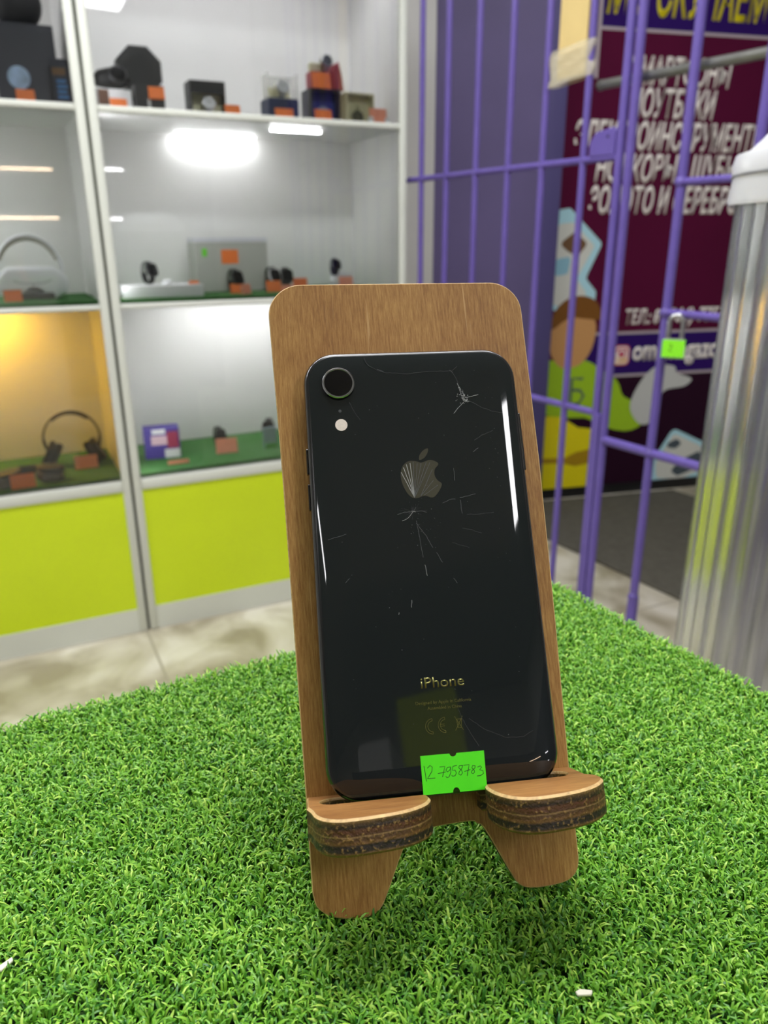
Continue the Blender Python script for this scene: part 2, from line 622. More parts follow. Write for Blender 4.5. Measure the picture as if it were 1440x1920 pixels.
# purple partition between the cabinet and the banner
bm = bmesh.new(); box(bm, -1.45, -0.225, 0, CEIL_Z, 0.09, 0.15)
struct(obj('wall_partition', bm, m_purple_wall, M=M_PO))
bm = bmesh.new(); box(bm, -0.225, -0.118, 0, CEIL_Z, 0.10, 0.152, bev=0.012)
struct(obj('trim_1', bm, m_purple_dark, M=M_PO, smooth=40))
bm = bmesh.new(); box(bm, -0.10, 3.0, 0, 0.05, -0.02, 0.006)
struct(obj('baseboard_back', bm, m_black, M=M_PO))

# ceiling panels
m_lampframe = mat('lamp_frame_white', '#dcdde0', 0.5)
panel_txt = ['led ceiling panel above the right side of the shop', 'led ceiling panel behind the photographer on the left',
             'long led ceiling panel straight above the turf counter', 'long led ceiling panel nearest the display cabinets', 'long led ceiling panel by the left side wall', 'added led ceiling panel out of view, brightening the banner and passage']
for k, (x, y, l, w, q) in enumerate(CEILING_PANELS):
    t = empty('ceiling_lamp', Matrix.Translation((x, y, CEIL_Z)) @ Matrix.Rotation(CAB_ROT + q * math.pi / 2, 4, 'Z'), panel_txt[k], 'lamp', 'led ceiling panels')
    bm = bmesh.new(); box(bm, -l / 2 - 0.015, l / 2 + 0.015, -w / 2 - 0.015, w / 2 + 0.015, -0.03, -0.001, bev=0.004)
    obj('lamp_frame', bm, m_lampframe, t)
    bm = bmesh.new(); box(bm, -l / 2, l / 2, -w / 2, w / 2, -0.034, -0.030)
    obj('diffuser', bm, m_panel, t)

# ------------------------------------------------------------------ turf counter
TIP = CAM_H - 0.2040
BASE = TIP - 0.0048
CORNER = Vector((0.10774, 0.43851))
A1 = math.radians(62.3)
E1 = Vector((-math.sin(A1), -math.cos(A1)))          # left edge, towards the left front
A2 = math.radians(149.0)
E2 = Vector((math.sin(A2), math.cos(A2)))            # right edge, towards the camera
L1, L2 = 0.62, 0.56
def turf_pt(s, t): return CORNER + E1 * s + E2 * t
corners = [turf_pt(0, 0), turf_pt(L1, 0), turf_pt(L1, L2), turf_pt(0, L2)]
ctr = empty('display_counter', Matrix.Translation((corners[0].x, corners[0].y, 0)), 'counter under the green artificial turf, its corner towards the cabinets', 'counter')
rel = [(c.x - corners[0].x, c.y - corners[0].y) for c in corners]
obj('counter_body', prism_bm(inset(rel, 0.012), 0.0, BASE - 0.028), m_white, ctr)
obj('counter_top', prism_bm(rel, BASE - 0.028, BASE - 0.003, bev=0.002), m_white, ctr)

tm = obj('turf_mat', prism_bm(rel, 0.0, 0.003), mat('turf_backing', '#1f3d14', 0.9, var=0.3, vscale=300), M=Matrix.Translation((corners[0].x, corners[0].y, BASE - 0.003)))
tag(tm, 'bright green artificial turf mat covering the counter under the wooden phone stand', 'artificial turf')

def grass_mat():
    m = bpy.data.materials.new('artificial_grass_blade')
    m.use_nodes = True
    nt = m.node_tree
    N, L = nt.nodes, nt.links
    N.clear()
    out = N.new('ShaderNodeOutputMaterial')
    b = N.new('ShaderNodeBsdfPrincipled')
    at = N.new('ShaderNodeAttribute'); at.attribute_name = 'tint'
    r = N.new('ShaderNodeValToRGB')
    e = r.color_ramp.elements
    e[0].position = 0.0; e[0].color = lin('#2f7222'); e[1].position = 1.0; e[1].color = lin('#bfe463')
    x = e.new(0.35); x.color = lin('#62a030')
    x = e.new(0.7); x.color = lin('#8cc63e')
    L.new(at.outputs['Fac'], r.inputs['Fac'])
    L.new(r.outputs['Color'], b.inputs['Base Color'])
    b.inputs['Roughness'].default_value = 0.42
    b.inputs['Specular IOR Level'].default_value = 0.5
    tr = N.new('ShaderNodeBsdfTranslucent')
    L.new(r.outputs['Color'], tr.inputs['Color'])
    mx = N.new('ShaderNodeMixShader'); mx.inputs[0].default_value = 0.22
    L.new(b.outputs[0], mx.inputs[1]); L.new(tr.outputs[0], mx.inputs[2])
    L.new(mx.outputs[0], out.inputs[0])
    return m

def grass():
    rng = np.random.default_rng(11)
    area = L1 * L2 * math.sin(A2 - A1)
    n_all = int(area * 1e6 * 1.0)
    s = rng.random(n_all) * L1; t = rng.random(n_all) * L2
    # tufted rows: the stitching of the mat bunches the blades
    s = s + 0.0009 * np.sin(s / 0.0035 * 2 * np.pi)
    s = np.clip(s, 0.0005, L1 - 0.0005)
    X = CORNER.x + E1.x * s + E2.x * t
    Y = CORNER.y + E1.y * s + E2.y * t
    near = (Y > 0.125) & (np.abs(X) < 0.78 * (Y * 0.94 + 0.07) + 0.03)
    keep = near | (rng.random(n_all) < 0.22)
    X, Y = X[keep], Y[keep]
    far = ~near[keep]
    n = len(X)
    az = rng.random(n) * 2 * np.pi
    H = (0.0029 + 0.0021 * rng.random(n)) * np.where(rng.random(n) < 0.08, 1.25, 1.0)
    reach = 0.0020 + 0.0036 * rng.random(n)
    curl = rng.normal(0, 0.9, n)
    wid = (0.00068 + 0.00040 * rng.random(n)) * np.where(far, 1.6, 1.0)
    roll = rng.normal(0, 0.6, n)
    tint = np.clip(rng.normal(0.52, 0.24, n), 0, 1)
    K = 5
    V = np.zeros((n, K, 2, 3), np.float32)
    for k in range(K):
        u = k / (K - 1)
        up = H * np.sin(u * np.pi * (0.58 + 0.12 * np.tanh(curl)))
        out = reach * u ** 1.25
        a = az + curl * 0.8 * u
        cx = X + np.cos(az) * out * 0.6 + np.cos(a) * out * 0.4
        cy = Y + np.sin(az) * out * 0.6 + np.sin(a) * out * 0.4
        cz = BASE + up
        w = wid * (1.0 - 0.75 * u ** 2.2) / 2
        sx = -np.sin(a); sy = np.cos(a); sz = np.sin(roll + curl * u) * 0.7
        for j, sg in enumerate((-1, 1)):
            V[:, k, j, 0] = cx + sg * sx * w
            V[:, k, j, 1] = cy + sg * sy * w
            V[:, k, j, 2] = cz + sg * sz * w
    nv = n * K * 2
    base = (np.arange(n) * K * 2)[:, None]
    F = []
    for k in range(K - 1):
        F.append(np.stack([base[:, 0] + 2 * k, base[:, 0] + 2 * k + 1, base[:, 0] + 2 * k + 3, base[:, 0] + 2 * k + 2], 1))
    F = np.stack(F, 1).reshape(-1, 4)
    me = bpy.data.meshes.new('grass_blades')
    me.vertices.add(nv)
    off = np.array([corners[0].x, corners[0].y, BASE - 0.003], np.float32)
    me.vertices.foreach_set('co', (V.reshape(-1, 3) - off).ravel())
    me.loops.add(len(F) * 4)
    me.loops.foreach_set('vertex_index', F.astype(np.int32).ravel())
    me.polygons.add(len(F))
    me.polygons.foreach_set('loop_start', (np.arange(len(F)) * 4).astype(np.int32))
    me.polygons.foreach_set('loop_total', np.full(len(F), 4, np.int32))
    me.update(calc_edges=True)
    me.shade_smooth()
    at = me.attributes.new('tint', 'FLOAT', 'POINT')
    at.data.foreach_set('value', np.repeat(tint.astype(np.float32), K * 2))
    me.materials.append(grass_mat())
    o = bpy.data.objects.new('grass_blades', me)
    link(o, tm)
    o['kind'] = 'stuff'
    return o
grass()

for k, (x, y, lab) in enumerate([(0.0566, 0.1605, 'small white crumb lying on the turf at the bottom right'), (-0.1135, 0.1705, 'small white crumb lying on the turf at the left edge')]):
    bm = bmesh.new()
    prism(bm, rnd([(-0.0022, -0.0007), (0.0018, -0.0009), (0.0026, 0.0004), (-0.001, 0.0011), (-0.0026, 0.0005)], 0.0003, 3), 0, 0.0009, bev=0.0002)
    o = obj('paper_crumb', bm, m_whitepl, M=Matrix.Translation((x, y, TIP - 0.0004)) @ Matrix.Rotation(0.1 + k, 4, 'Z') @ Matrix.Rotation(0.15, 4, 'X'))
    o.data.materials[0] = mat('crumb_paper', '#dcd8c4', 0.6)
    tag(o, lab, 'crumb', 'white crumbs on the turf')

# ------------------------------------------------------------------ wooden phone stand
ST_O = Vector((0.02321, 0.1929, CAM_H - 0.20373))
M_ST = frame((0.99178, 0.12689, 0.01631), (-0.07653, 0.48627, 0.87045), (0.10252, -0.86455, 0.49198), ST_O)
stand = empty('phone_stand', M_ST, 'brown stained plywood phone stand with two front hooks standing on the turf', 'phone stand')
mm = 0.001
out = [(-46.6, 8.0), (-45.6, 3.5), (-42.6, 0.6), (-37.5, -1.3), (-31.0, -1.7), (-27.0, -1.0), (-23.6, 2.5), (-16.8, 16.4), (-14.2, 20.2), (-10.5, 22.6), (-6.0, 23.3),
       (6.4, 23.9), (9.0, 23.0), (11.6, 20.6), (18.6, 6.6), (20.8, 3.0), (23.8, 1.3), (29.3, 0.9), (36.0, 1.5), (39.6, 3.0), (41.6, 5.6), (42.3, 9.0)]
left = [(-46.8, 40.0), (-47.3, 90), (-48.0, 145)]
top = rnd([(-49.6, 215.7), (-49.6, 150)][::-1] + [(44.8, 214.0)], 0)
tl = rnd([(-48.4, 150), (-49.6, 216.0), (44.6, 214.2), (44.7, 150)], [0, 12.0, 11.5, 0], 10)
def smooth_open(pts, n=5):
    out_ = []
    P_ = [pts[0]] + pts + [pts[-1]]
    for i in range(1, len(P_) - 2):
        p0, p1, p2, p3 = (Vector(P_[i + k]) for k in (-1, 0, 1, 2))
        for k in range(n):
            t_ = k / n
            q = 0.5 * ((2 * p1) + (p2 - p0) * t_ + (2 * p0 - 5 * p1 + 4 * p2 - p3) * t_ * t_ + (3 * p1 - p0 - 3 * p2 + p3) * t_ ** 3)
            out_.append((q.x, q.y))
    return out_ + [pts[-1]]
board = smooth_open(out) + [(42.6, 40.0), (43.9, 90), (44.8, 145)] + tl[::-1][1:-1] + left[::-1]
board = [(x * mm, y * mm) for x, y in board]
bm = bmesh.new()
prism(bm, board, -0.0040, 0.0, bev=0.00035, side=1, cap=0, bevmi=2)
obj('backboard', bm, [m_wood, m_burnt, m_worn], stand)

def ledge(pts, ytop, name_label, tilt):
    P = [(x * mm, y * mm) for x, y in pts]
    bm = bmesh.new()
    prism(bm, P, 0.0, 0.0102, bev=0.0007, side=0, cap=1, bevmi=2)
    for f_ in bm.faces:          # only the outer rim is worn light, not the slot or the back
        if f_.material_index == 2 and (-f_.calc_center_median().y < 0.0153 or f_.calc_center_median().z < 0.005):
            f_.material_index = 0
    # local: x = board x, y = -(h) , z = board up
    M = Matrix.Translation((0, ytop * mm - 0.0102, 0)) @ Matrix(((1, 0, 0, 0), (0, 0, 1, 0), (0, -1, 0, 0), (0, 0, 0, 1))) @ Matrix.Rotation(0, 4, 'Z')
    M = Matrix.Rotation(0, 4, 'Z') @ M
    return obj('ledge_hook', bm, [m_ply, m_woodtop, m_worn], stand, M=M)
# outlines as (x, -h): h is the distance out from the board face
def curve(pts, n=6):
    out_ = []
    P_ = [pts[0]] + pts + [pts[-1]]
    for i in range(1, len(P_) - 2):
        p0, p1, p2, p3 = (Vector(P_[i + k]) for k in (-1, 0, 1, 2))
        for k in range(n):
            t_ = k / n
            q = 0.5 * ((2 * p1) + (p2 - p0) * t_ + (2 * p0 - 5 * p1 + 4 * p2 - p3) * t_ * t_ + (3 * p1 - p0 - 3 * p2 + p3) * t_ ** 3)
            out_.append((q.x, q.y))
    return out_ + [pts[-1]]
Lh = [(-46.7, 0.2), (-9.2, 0.2), (-9.2, 6.0)] + rnd([(-9.2, 6.0), (-42.0, 6.0), (-42.0, 15.0), (-9.6, 15.0)], [0, 4.3, 4.3, 0], 6)[1:-1] + [(-9.6, 15.0)] + \
     curve([(-9.0, 16.0), (-8.9, 21.0), (-10.8, 27.0), (-14.6, 32.0), (-20.0, 35.6), (-27.0, 37.6), (-34.0, 38.4), (-38.6, 37.4), (-42.0, 34.0), (-44.2, 28.5), (-45.2, 22.0), (-46.6, 16.0)])
Rh = [(42.6, 0.2), (9.6, 0.2), (9.6, 6.0)] + rnd([(9.6, 6.0), (37.8, 6.0), (37.8, 15.0), (10.0, 15.0)], [0, 4.3, 4.3, 0], 6)[1:-1] + [(10.0, 15.0)] + \
     curve([(9.4, 16.0), (8.9, 22.0), (9.8, 30.0), (12.0, 36.5), (15.6, 40.4), (20.5, 41.4), (27.0, 40.2), (33.5, 37.6), (39.0, 33.4), (43.4, 27.6), (45.2, 22.6), (44.6, 18.0), (42.8, 15.0)])
Lh = [(x, -h) for x, h in Lh]
Rh = [(x, -h) for x, h in Rh]
ledge(Lh, 36.9, '', 0)
ledge(Rh, 38.0, '', 0)
# rear prop: a plate hinged behind the board reaching back to the turf
iv = M_ST.inverted()
foot = iv @ Vector((ST_O.x - 0.010, ST_O.y + 0.150, TIP - 0.0005))
a = Vector((-0.002, 0.125, -0.0045))
d = (foot - a); ln = d.length
Yp = -d.normalized(); Xp = Vector((1, 0, 0)); Zp = Xp.cross(Yp).normalized()
Mp = Matrix(((Xp.x, Yp.x, Zp.x, a.x), (Xp.y, Yp.y, Zp.y, a.y), (Xp.z, Yp.z, Zp.z, a.z), (0, 0, 0, 1)))
bm = bmesh.new()
prism(bm, rnd([(-0.016, -ln), (0.016, -ln), (0.012, 0), (-0.012, 0)], 0.004, 4), -0.002, 0.002, bev=0.0003, side=1, cap=0)
obj('rear_prop', bm, [m_wood, m_burnt], stand, M=Mp)

# ------------------------------------------------------------------ smartphone
PH_P0 = Vector((-0.02878, 0.27476, CAM_H - 0.03992))
PX, PY, PN = Vector((0.99253, 0.12179, 0.0072)), Vector((-0.07003, 0.5204, 0.85105)), Vector((0.09991, -0.84519, 0.52504))
PW, PHH = 0.0757, 0.1509
M_PH = frame(PX, PY, PN, PH_P0 + PX * (PW / 2) - PY * PHH)
phone = empty('smartphone', M_PH, 'black smartphone lying back out with cracked rear glass on the wooden stand', 'smartphone')
m_frame = mat('black_anodised_frame', '#08090b', 0.22, metal=0.0, spec=0.8, coat=0.5)
m_back = mat('black_back_glass', '#1a1f20', 0.035, spec=0.5, ior=1.5)
def ring(t, z, n=10):
    return [(x, y + PHH / 2, z) for x, y in rrect(PW - 2 * t, PHH - 2 * t, max(0.0112 - t, 0.0008), n)]
prof = [(0.0030, -0.00400), (0.0014, -0.0036), (0.0005, -0.0026), (0.00008, -0.0012), (0.0, 0.0), (0.00008, 0.0010), (0.0004, 0.0020), (0.0009, 0.0026), (0.00135, 0.0029)]
bm = bmesh.new(); loft(bm, [ring(t, z) for t, z in prof])
obj('frame', bm, m_frame, phone, smooth=50)
ZB = 0.0041
def gz(t, t0=0.0013, w=0.0095, drop=0.00135):
    s = max(0.0, min(1.0, (t0 + w - t) / w))
    return ZB - drop * s ** 2.4
bm = bmesh.new()
ts = [0.0013, 0.0016, 0.0021, 0.0027, 0.0034, 0.0042, 0.0051, 0.0058, 0.0066, 0.0074, 0.0082, 0.0090, 0.0098, 0.0108]
rings = [ring(0.0013, 0.0024)] + [ring(t, gz(t)) for t in ts]
loft(bm, rings)
obj('back_glass', bm, m_back, phone, smooth=60)

def ph(x, y): return ((x - 37.85) * mm, PHH - y * mm)
# camera
lx, ly = ph(11.9, 12.45)
ML = Matrix.Translation((lx, ly, ZB - 0.0001))
lens = obj('camera_lens', lathe_bm([(0.0057, 0.0), (0.0057, 0.0009), (0.0054, 0.0013), (0.0050, 0.00135)], 48), mat('lens_housing', '#060607', 0.15), phone, smooth=40, M=ML)
obj('lens_ring', lathe_bm([(0.0056, 0.0008), (0.0056, 0.0012), (0.0053, 0.0015), (0.0049, 0.0015), (0.0047, 0.0012), (0.0047, 0.0008)], 48), mat('polished_lens_ring', '#b0b3b8', 0.16, metal=1.0), lens, smooth=30)
obj('lens_glass', lathe_bm([(0.0047, 0.0009), (0.0047, 0.00125), (0.0, 0.00125)], 48), mat('lens_cover_glass', '#020303', 0.03), lens)
fx, fy = ph(12.05, 27.35)
obj('flash', lathe_bm([(0.0021, 0), (0.0021, 0.00012), (0.0, 0.00014)], 32), mat('flash_diffuser', '#e9ddd2', 0.4, var=0.06, vscale=1500), phone, M=Matrix.Translation((fx, fy, ZB - 0.00002)))
fx, fy = ph(11.9, 22.3)
obj('microphone_hole', lathe_bm([(0.00055, 0), (0.00055, 0.00003), (0.0, 0.00003)], 16), mat('microphone_mesh', '#3c3f40', 0.5), phone, M=Matrix.Translation((fx, fy, ZB)))
# side keys
for (y0, y1, sx, nm) in [(24.5, 45.5, 1, 'power_key'), (34.5, 43.5, -1, 'volume_key'), (47.0, 56.0, -1, 'volume_key')]:
    bm = bmesh.new()
    box(bm, -0.0004, 0.0004, PHH - y1 * mm, PHH - y0 * mm, -0.0012, 0.0012, bev=0.0003)
    obj(nm, bm, m_frame, phone, M=Matrix.Translation((sx * (PW / 2 + 0.0001), 0, 0)))
# logo and printing
m_logo = mat('mirror_logo_print', '#6c6b5e', 0.22, metal=0.85)
m_print = mat('mirror_fine_print', '#85814c', 0.28, metal=0.8)
apple = [(38.37, 42.0), (36.72, 41.4), (34.19, 41.28), (32.16, 42.79), (31.22, 45.12), (31.15, 47.49), (31.78, 50.1), (33.04, 52.73), (34.6, 54.18), (36.26, 54.39), (38.21, 53.77), (39.47, 53.83), (41.1, 54.43), (42.41, 53.98), (44.07, 52.01), (45.03, 49.82), (43.75, 48.55), (42.84, 46.77), (43.04, 44.61), (44.49, 42.72), (43.1, 41.57), (41.42, 41.18), (39.89, 41.63)]
leaf = [(38.03, 41.02), (38.17, 39.37), (39.6, 37.68), (41.28, 37.02), (41.01, 38.63), (39.79, 40.32)]
bm = bmesh.new()
prism(bm, smooth_closed([ph(*p) for p in apple], 4), ZB - 0.00001, ZB + 0.00003)
prism(bm, smooth_closed([ph(*p) for p in leaf], 4), ZB - 0.00001, ZB + 0.00003)
obj('logo', bm, m_logo, phone, label='grey mirror fruit logo crossed by cracks')
x, y = ph(39.2, 117.3)
text_obj('lettering', 'iPhone', m_print, phone, x, y, ZB, 0.0045, width=0.0142, height=0.0033, align='CENTER', ext=0.00003, bold=0.004)
x, y = ph(39.0, 122.35)
text_obj('lettering', 'Designed by Apple in California', m_print, phone, x, y, ZB, 0.0012, width=0.0182, height=0.00098, align='CENTER', ext=0.00003)
x, y = ph(39.2, 124.15)
text_obj('lettering', 'Assembled in China', m_print, phone, x, y, ZB, 0.0012, width=0.0112, height=0.00098, align='CENTER', ext=0.00003)
def arcpts(cx, cy, r, a0, a1, n=14): return [(cx + r * math.cos(math.radians(a0 + (a1 - a0) * k / n)), cy + r * math.sin(math.radians(a0 + (a1 - a0) * k / n))) for k in range(n + 1)]
bm = bmesh.new()
for (cx, cy) in (ph(34.9, 129.3), ph(39.0, 129.2)):
    for r in (0.0024, 0.0017):
        ribbon(bm, arcpts(cx, cy, r, 95, 265), 0.00016, ZB, 0.00003)
    ribbon(bm, [(cx - 0.0001, cy + 0.0024), (cx - 0.0001, cy + 0.0017)], 0.00014, ZB, 0.00003)
    ribbon(bm, [(cx - 0.0001, cy - 0.0024), (cx - 0.0001, cy - 0.0017)], 0.00014, ZB, 0.00003)
cx, cy = ph(39.0, 129.2)
for dy in (0.00030, -0.00030):
    ribbon(bm, [(cx - 0.0017, cy + dy), (cx - 0.0003, cy + dy)], 0.00014, ZB, 0.00003)
obj('conformity_mark', bm, m_print, phone)
bm = bmesh.new()
cx, cy = ph(43.4, 129.0)
for a_, b_ in [((-0.0013, 0.0022), (0.0013, -0.0022)), ((0.0013, 0.0022), (-0.0013, -0.0022)), ((-0.0009, 0.0013), (0.0011, 0.0013)), ((-0.0007, 0.0013), (-0.0004, -0.0014)), ((0.0009, 0.0013), (0.0006, -0.0014)), ((-0.0004, -0.0014), (0.0006, -0.0014))]:
    ribbon(bm, [(cx + a_[0], cy + a_[1]), (cx + b_[0], cy + b_[1])], 0.00014, ZB, 0.00003)
obj('bin_mark', bm, m_print, phone)

# cracks
CB = [[(21.48, 3.01), (22.48, 5.54), (25.83, 7.97), (29.29, 8.92), (36.33, 9.5), (45.11, 8.8), (52.27, 9.05), (53.94, 12.45), (54.26, 14.95)], [(57.55, 20.46), (61.32, 22.66), (65.13, 24.46), (69.06, 25.2)], [(52.27, 9.05), (54.44, 7.28)], [(15.33, 19.23), (16.65, 22.52), (18.74, 25.82)], [(43.43, 124.36), (45.46, 129.72), (47.61, 133.69), (49.13, 136.56)], [(46.75, 127.75), (51.47, 131.6), (58.45, 134.76), (63.95, 134.87), (67.46, 133.25)], [(50.62, 65.57), (53.92, 66.39), (57.18, 67.63)], [(46.79, 70.39), (52.47, 72.4)], [(52.75, 61.02), (57.0, 61.04), (62.16, 60.68)], [(57.95, 34.76), (60.73, 33.1), (64.83, 31.49)]]
CL = [[(54.26, 14.95), (54.98, 18.29), (55.57, 20.38), (57.55, 20.46)], [(55.53, 20.79), (53.79, 22.37), (51.58, 24.74)], [(56.09, 19.16), (58.53, 18.68), (60.99, 18.11)], [(53.82, 13.69), (54.46, 15.38)], [(54.62, 16.21), (55.85, 17.5), (55.29, 19.13), (56.4, 20.0)], [(54.9, 19.12), (57.11, 20.85)], [(25.87, 7.48), (28.14, 8.55)], [(51.51, 8.6), (52.6, 9.73)], [(34.41, 58.97), (32.12, 61.37), (30.4, 62.0)], [(34.41, 58.97), (31.48, 59.02), (28.92, 59.72)], [(34.41, 58.97), (36.93, 58.89), (38.98, 59.43)], [(34.41, 58.97), (35.45, 57.54)], [(33.8, 58.72), (35.15, 59.13)], [(35.18, 62.18), (35.56, 65.14), (35.99, 69.76), (36.39, 74.76)], [(36.8, 77.26), (37.3, 80.99)], [(35.11, 63.01), (37.14, 66.07), (38.24, 67.81), (39.99, 71.66)], [(41.08, 73.39), (42.85, 76.81)], [(46.07, 82.36), (47.15, 84.07)], [(44.71, 56.54), (47.36, 55.4), (49.27, 55.41)], [(50.8, 54.93), (51.87, 54.86), (56.44, 53.94)], [(50.93, 55.8), (50.98, 58.37), (51.11, 60.51)], [(49.67, 44.5), (49.6, 48.84)], [(57.1, 38.93), (58.96, 37.68)], [(31.42, 88.69), (31.1, 91.14)], [(26.9, 92.5), (26.73, 93.2)], [(11.42, 80.24), (9.95, 81.69)], [(5.09, 67.05), (11.28, 65.44)]]
CR = [[(35.31, 54.21), (31.43, 45.13)], [(35.31, 54.21), (32.32, 43.45)], [(35.31, 54.21), (33.38, 42.41)], [(35.31, 54.21), (34.69, 41.95)], [(35.31, 54.21), (35.78, 41.57)], [(35.31, 54.21), (37.16, 42.24)], [(35.31, 54.21), (38.49, 42.13)], [(35.31, 54.21), (40.3, 41.87)], [(35.31, 54.21), (41.55, 42.15)], [(37.36, 53.81), (42.19, 44.57)], [(37.36, 53.81), (42.27, 48.47)], [(38.66, 53.45), (43.59, 50.26)]]
m_crackd = mat('crack_edge_dark', '#2b2e30', 0.45)
m_crackl = mat('crack_edge_light', '#9a9c9a', 0.4)
m_crackm = mat('crack_edge_mid', '#55585a', 0.4)
random.seed(3)
bm = bmesh.new()
def jag(pts, amp=0.12, step=1.0):
    out = []
    for i in range(len(pts) - 1):
        a_, b_ = Vector(pts[i]), Vector(pts[i + 1])
        n = max(1, int((b_ - a_).length / step))
        for k in range(n):
            q = a_.lerp(b_, k / n)
            j = 0 if (i == 0 and k == 0) else amp
            out.append((q.x + random.uniform(-j, j), q.y + random.uniform(-j, j)))
    out.append(pts[-1])
    return out
for l in CB: ribbon(bm, [ph(*p) for p in jag(l)], 0.00016, ZB + 0.00001, 0.00004, 0)
for k, l in enumerate(CL): ribbon(bm, [ph(*p) for p in jag(l, 0.10, 0.7)], 0.00015 if k < 6 else 0.00013, ZB + 0.00001, 0.00005, 1 if (k < 6 or k in (8, 12, 14, 23, 24)) else 2)
for k, l in enumerate(CR): ribbon(bm, [ph(*p) for p in jag(l, 0.05, 1.5)], 0.00022 if k < 4 else 0.00015, ZB + 0.00003, 0.00003, 1 if k < 4 else 2)
for k in range(30):
    t_ = k / 29
    cx, cy = ph(54.3 + 2.4 * t_ + random.gauss(0, 0.35), 15.0 + 5.2 * t_ + random.gauss(0, 0.4))
    P_ = [(cx + random.uniform(0.1, 0.34) * mm * math.cos(a_), cy + random.uniform(0.1, 0.34) * mm * math.sin(a_)) for a_ in (0.3, 1.7, 3.0, 4.1, 5.3)]
    b0_ = len(bm.faces); prism(bm, P_, ZB + 0.00001, ZB + 0.00007)
    bm.faces.ensure_lookup_table()
    for f_ in bm.faces[b0_:]: f_.material_index = random.choice((0, 1, 2))
# impact point: fine star of hairlines
for k in range(26):
    an = random.uniform(0, 2 * math.pi); ln = random.uniform(1.2, 5.5)
    p = (34.41, 58.97); q = (p[0] + ln * math.cos(an), p[1] + ln * 0.55 * math.sin(an))
    ribbon(bm, [ph(*p), ph(*q)], 0.00006, ZB + 0.00001, 0.00002, 0)
# loose chips and dust
for k in range(150):
    if k < 26: x_, y_ = random.gauss(55.6, 0.9), random.gauss(18.6, 1.7)
    elif k < 60: x_, y_ = random.gauss(66.5, 2.2), random.uniform(14, 80)
    elif k < 90: x_, y_ = random.gauss(36.5, 3.0), random.gauss(63, 4)
    else: x_, y_ = random.uniform(5, 70), random.uniform(5, 135)
    if not (9.4 < x_ < 66.3): continue
    s = random.uniform(0.04, 0.13) * (1.5 if k < 26 else 1.0)
    cx, cy = ph(x_, y_)
    ribbon(bm, [(cx - s * mm, cy), (cx + s * mm, cy + random.uniform(-s, s) * mm)], s * mm * 1.2, ZB + 0.00001, 0.00004, 1 if k < 26 or random.random() < 0.3 else 2)
obj('crack_lines', bm, [m_crackd, m_crackl, m_crackm], phone, label='white and dark hairline cracks in the rear glass')

# green price sticker with handwriting
def st(u, v): return ph(30.0 + u * 20.6 + 0.0 * v, 138.05 + v * 11.8)
nt_ = 24
N1 = [(0.0, 0.0), (0.455, 0.0)] + [(0.51 - 0.052 * math.cos(math.pi * k / 8), 0.085 * math.sin(math.pi * k / 8)) for k in range(1, 8)] + [(0.565, 0.0), (1.0, 0.0), (0.995, 1.0), (0.57, 1.0)] + \
     [(0.515 + 0.055 * math.cos(math.pi * k / 8), 1.0 - 0.125 * math.sin(math.pi * k / 8)) for k in range(1, 8)] + [(0.46, 1.0), (0.0, 1.0)]
m_neon = mat('neon_green_paper', '#55f01c', 0.55, var=0.02, vscale=200)
bm = bmesh.new(); prism(bm, [st(*p) for p in N1][::-1], ZB + 0.00002, ZB + 0.00013)
sticker = obj('price_sticker', bm, m_neon, phone, label='neon green rectangular sticker with handwritten number')
STK = [[(450, 990), (470, 1130)], [(480, 1010), (505, 985), (525, 1000), (520, 1040), (490, 1090), (478, 1105), (550, 1100)],
       [(590, 1000), (640, 995), (628, 1040), (615, 1092)], [(575, 1060), (645, 1045)],
       [(690, 1000), (662, 1005), (648, 1028), (660, 1045), (682, 1030), (692, 1000), (692, 1050), (675, 1090), (655, 1097), (645, 1085)],
       [(748, 985), (712, 995), (705, 1030), (732, 1030), (742, 1055), (730, 1080), (708, 1085), (698, 1075)],
       [(800, 985), (770, 990), (765, 1008), (790, 1030), (798, 1055), (782, 1075), (764, 1066), (768, 1045), (795, 1010), (800, 985)],
       [(808, 985), (860, 980), (850, 1030), (840, 1082)], [(815, 1042), (870, 1025)],
       [(915, 990), (892, 988), (884, 1008), (905, 1030), (908, 1050), (892, 1064), (878, 1052), (885, 1035), (912, 1010), (915, 990)],
       [(935, 1003), (962, 992), (974, 1002), (955, 1028), (985, 1035), (988, 1062), (960, 1080), (930, 1083)]]
def s_uv(px, py):
    dx, dy = px - 418, py - 900
    # axes of the sticker in that picture: e_u = (582,-50), e_v = (22,355)
    det = 582 * 355 + 50 * 22
    return ((dx * 355 - dy * 22) / det, (dy * 582 + dx * 50) / det)
bm = bmesh.new()
for s_ in STK:
    ribbon(bm, [st(*s_uv(*p)) for p in s_], 0.00019, ZB + 0.00013, 0.00003)
obj('handwriting', bm, m_ink, sticker)

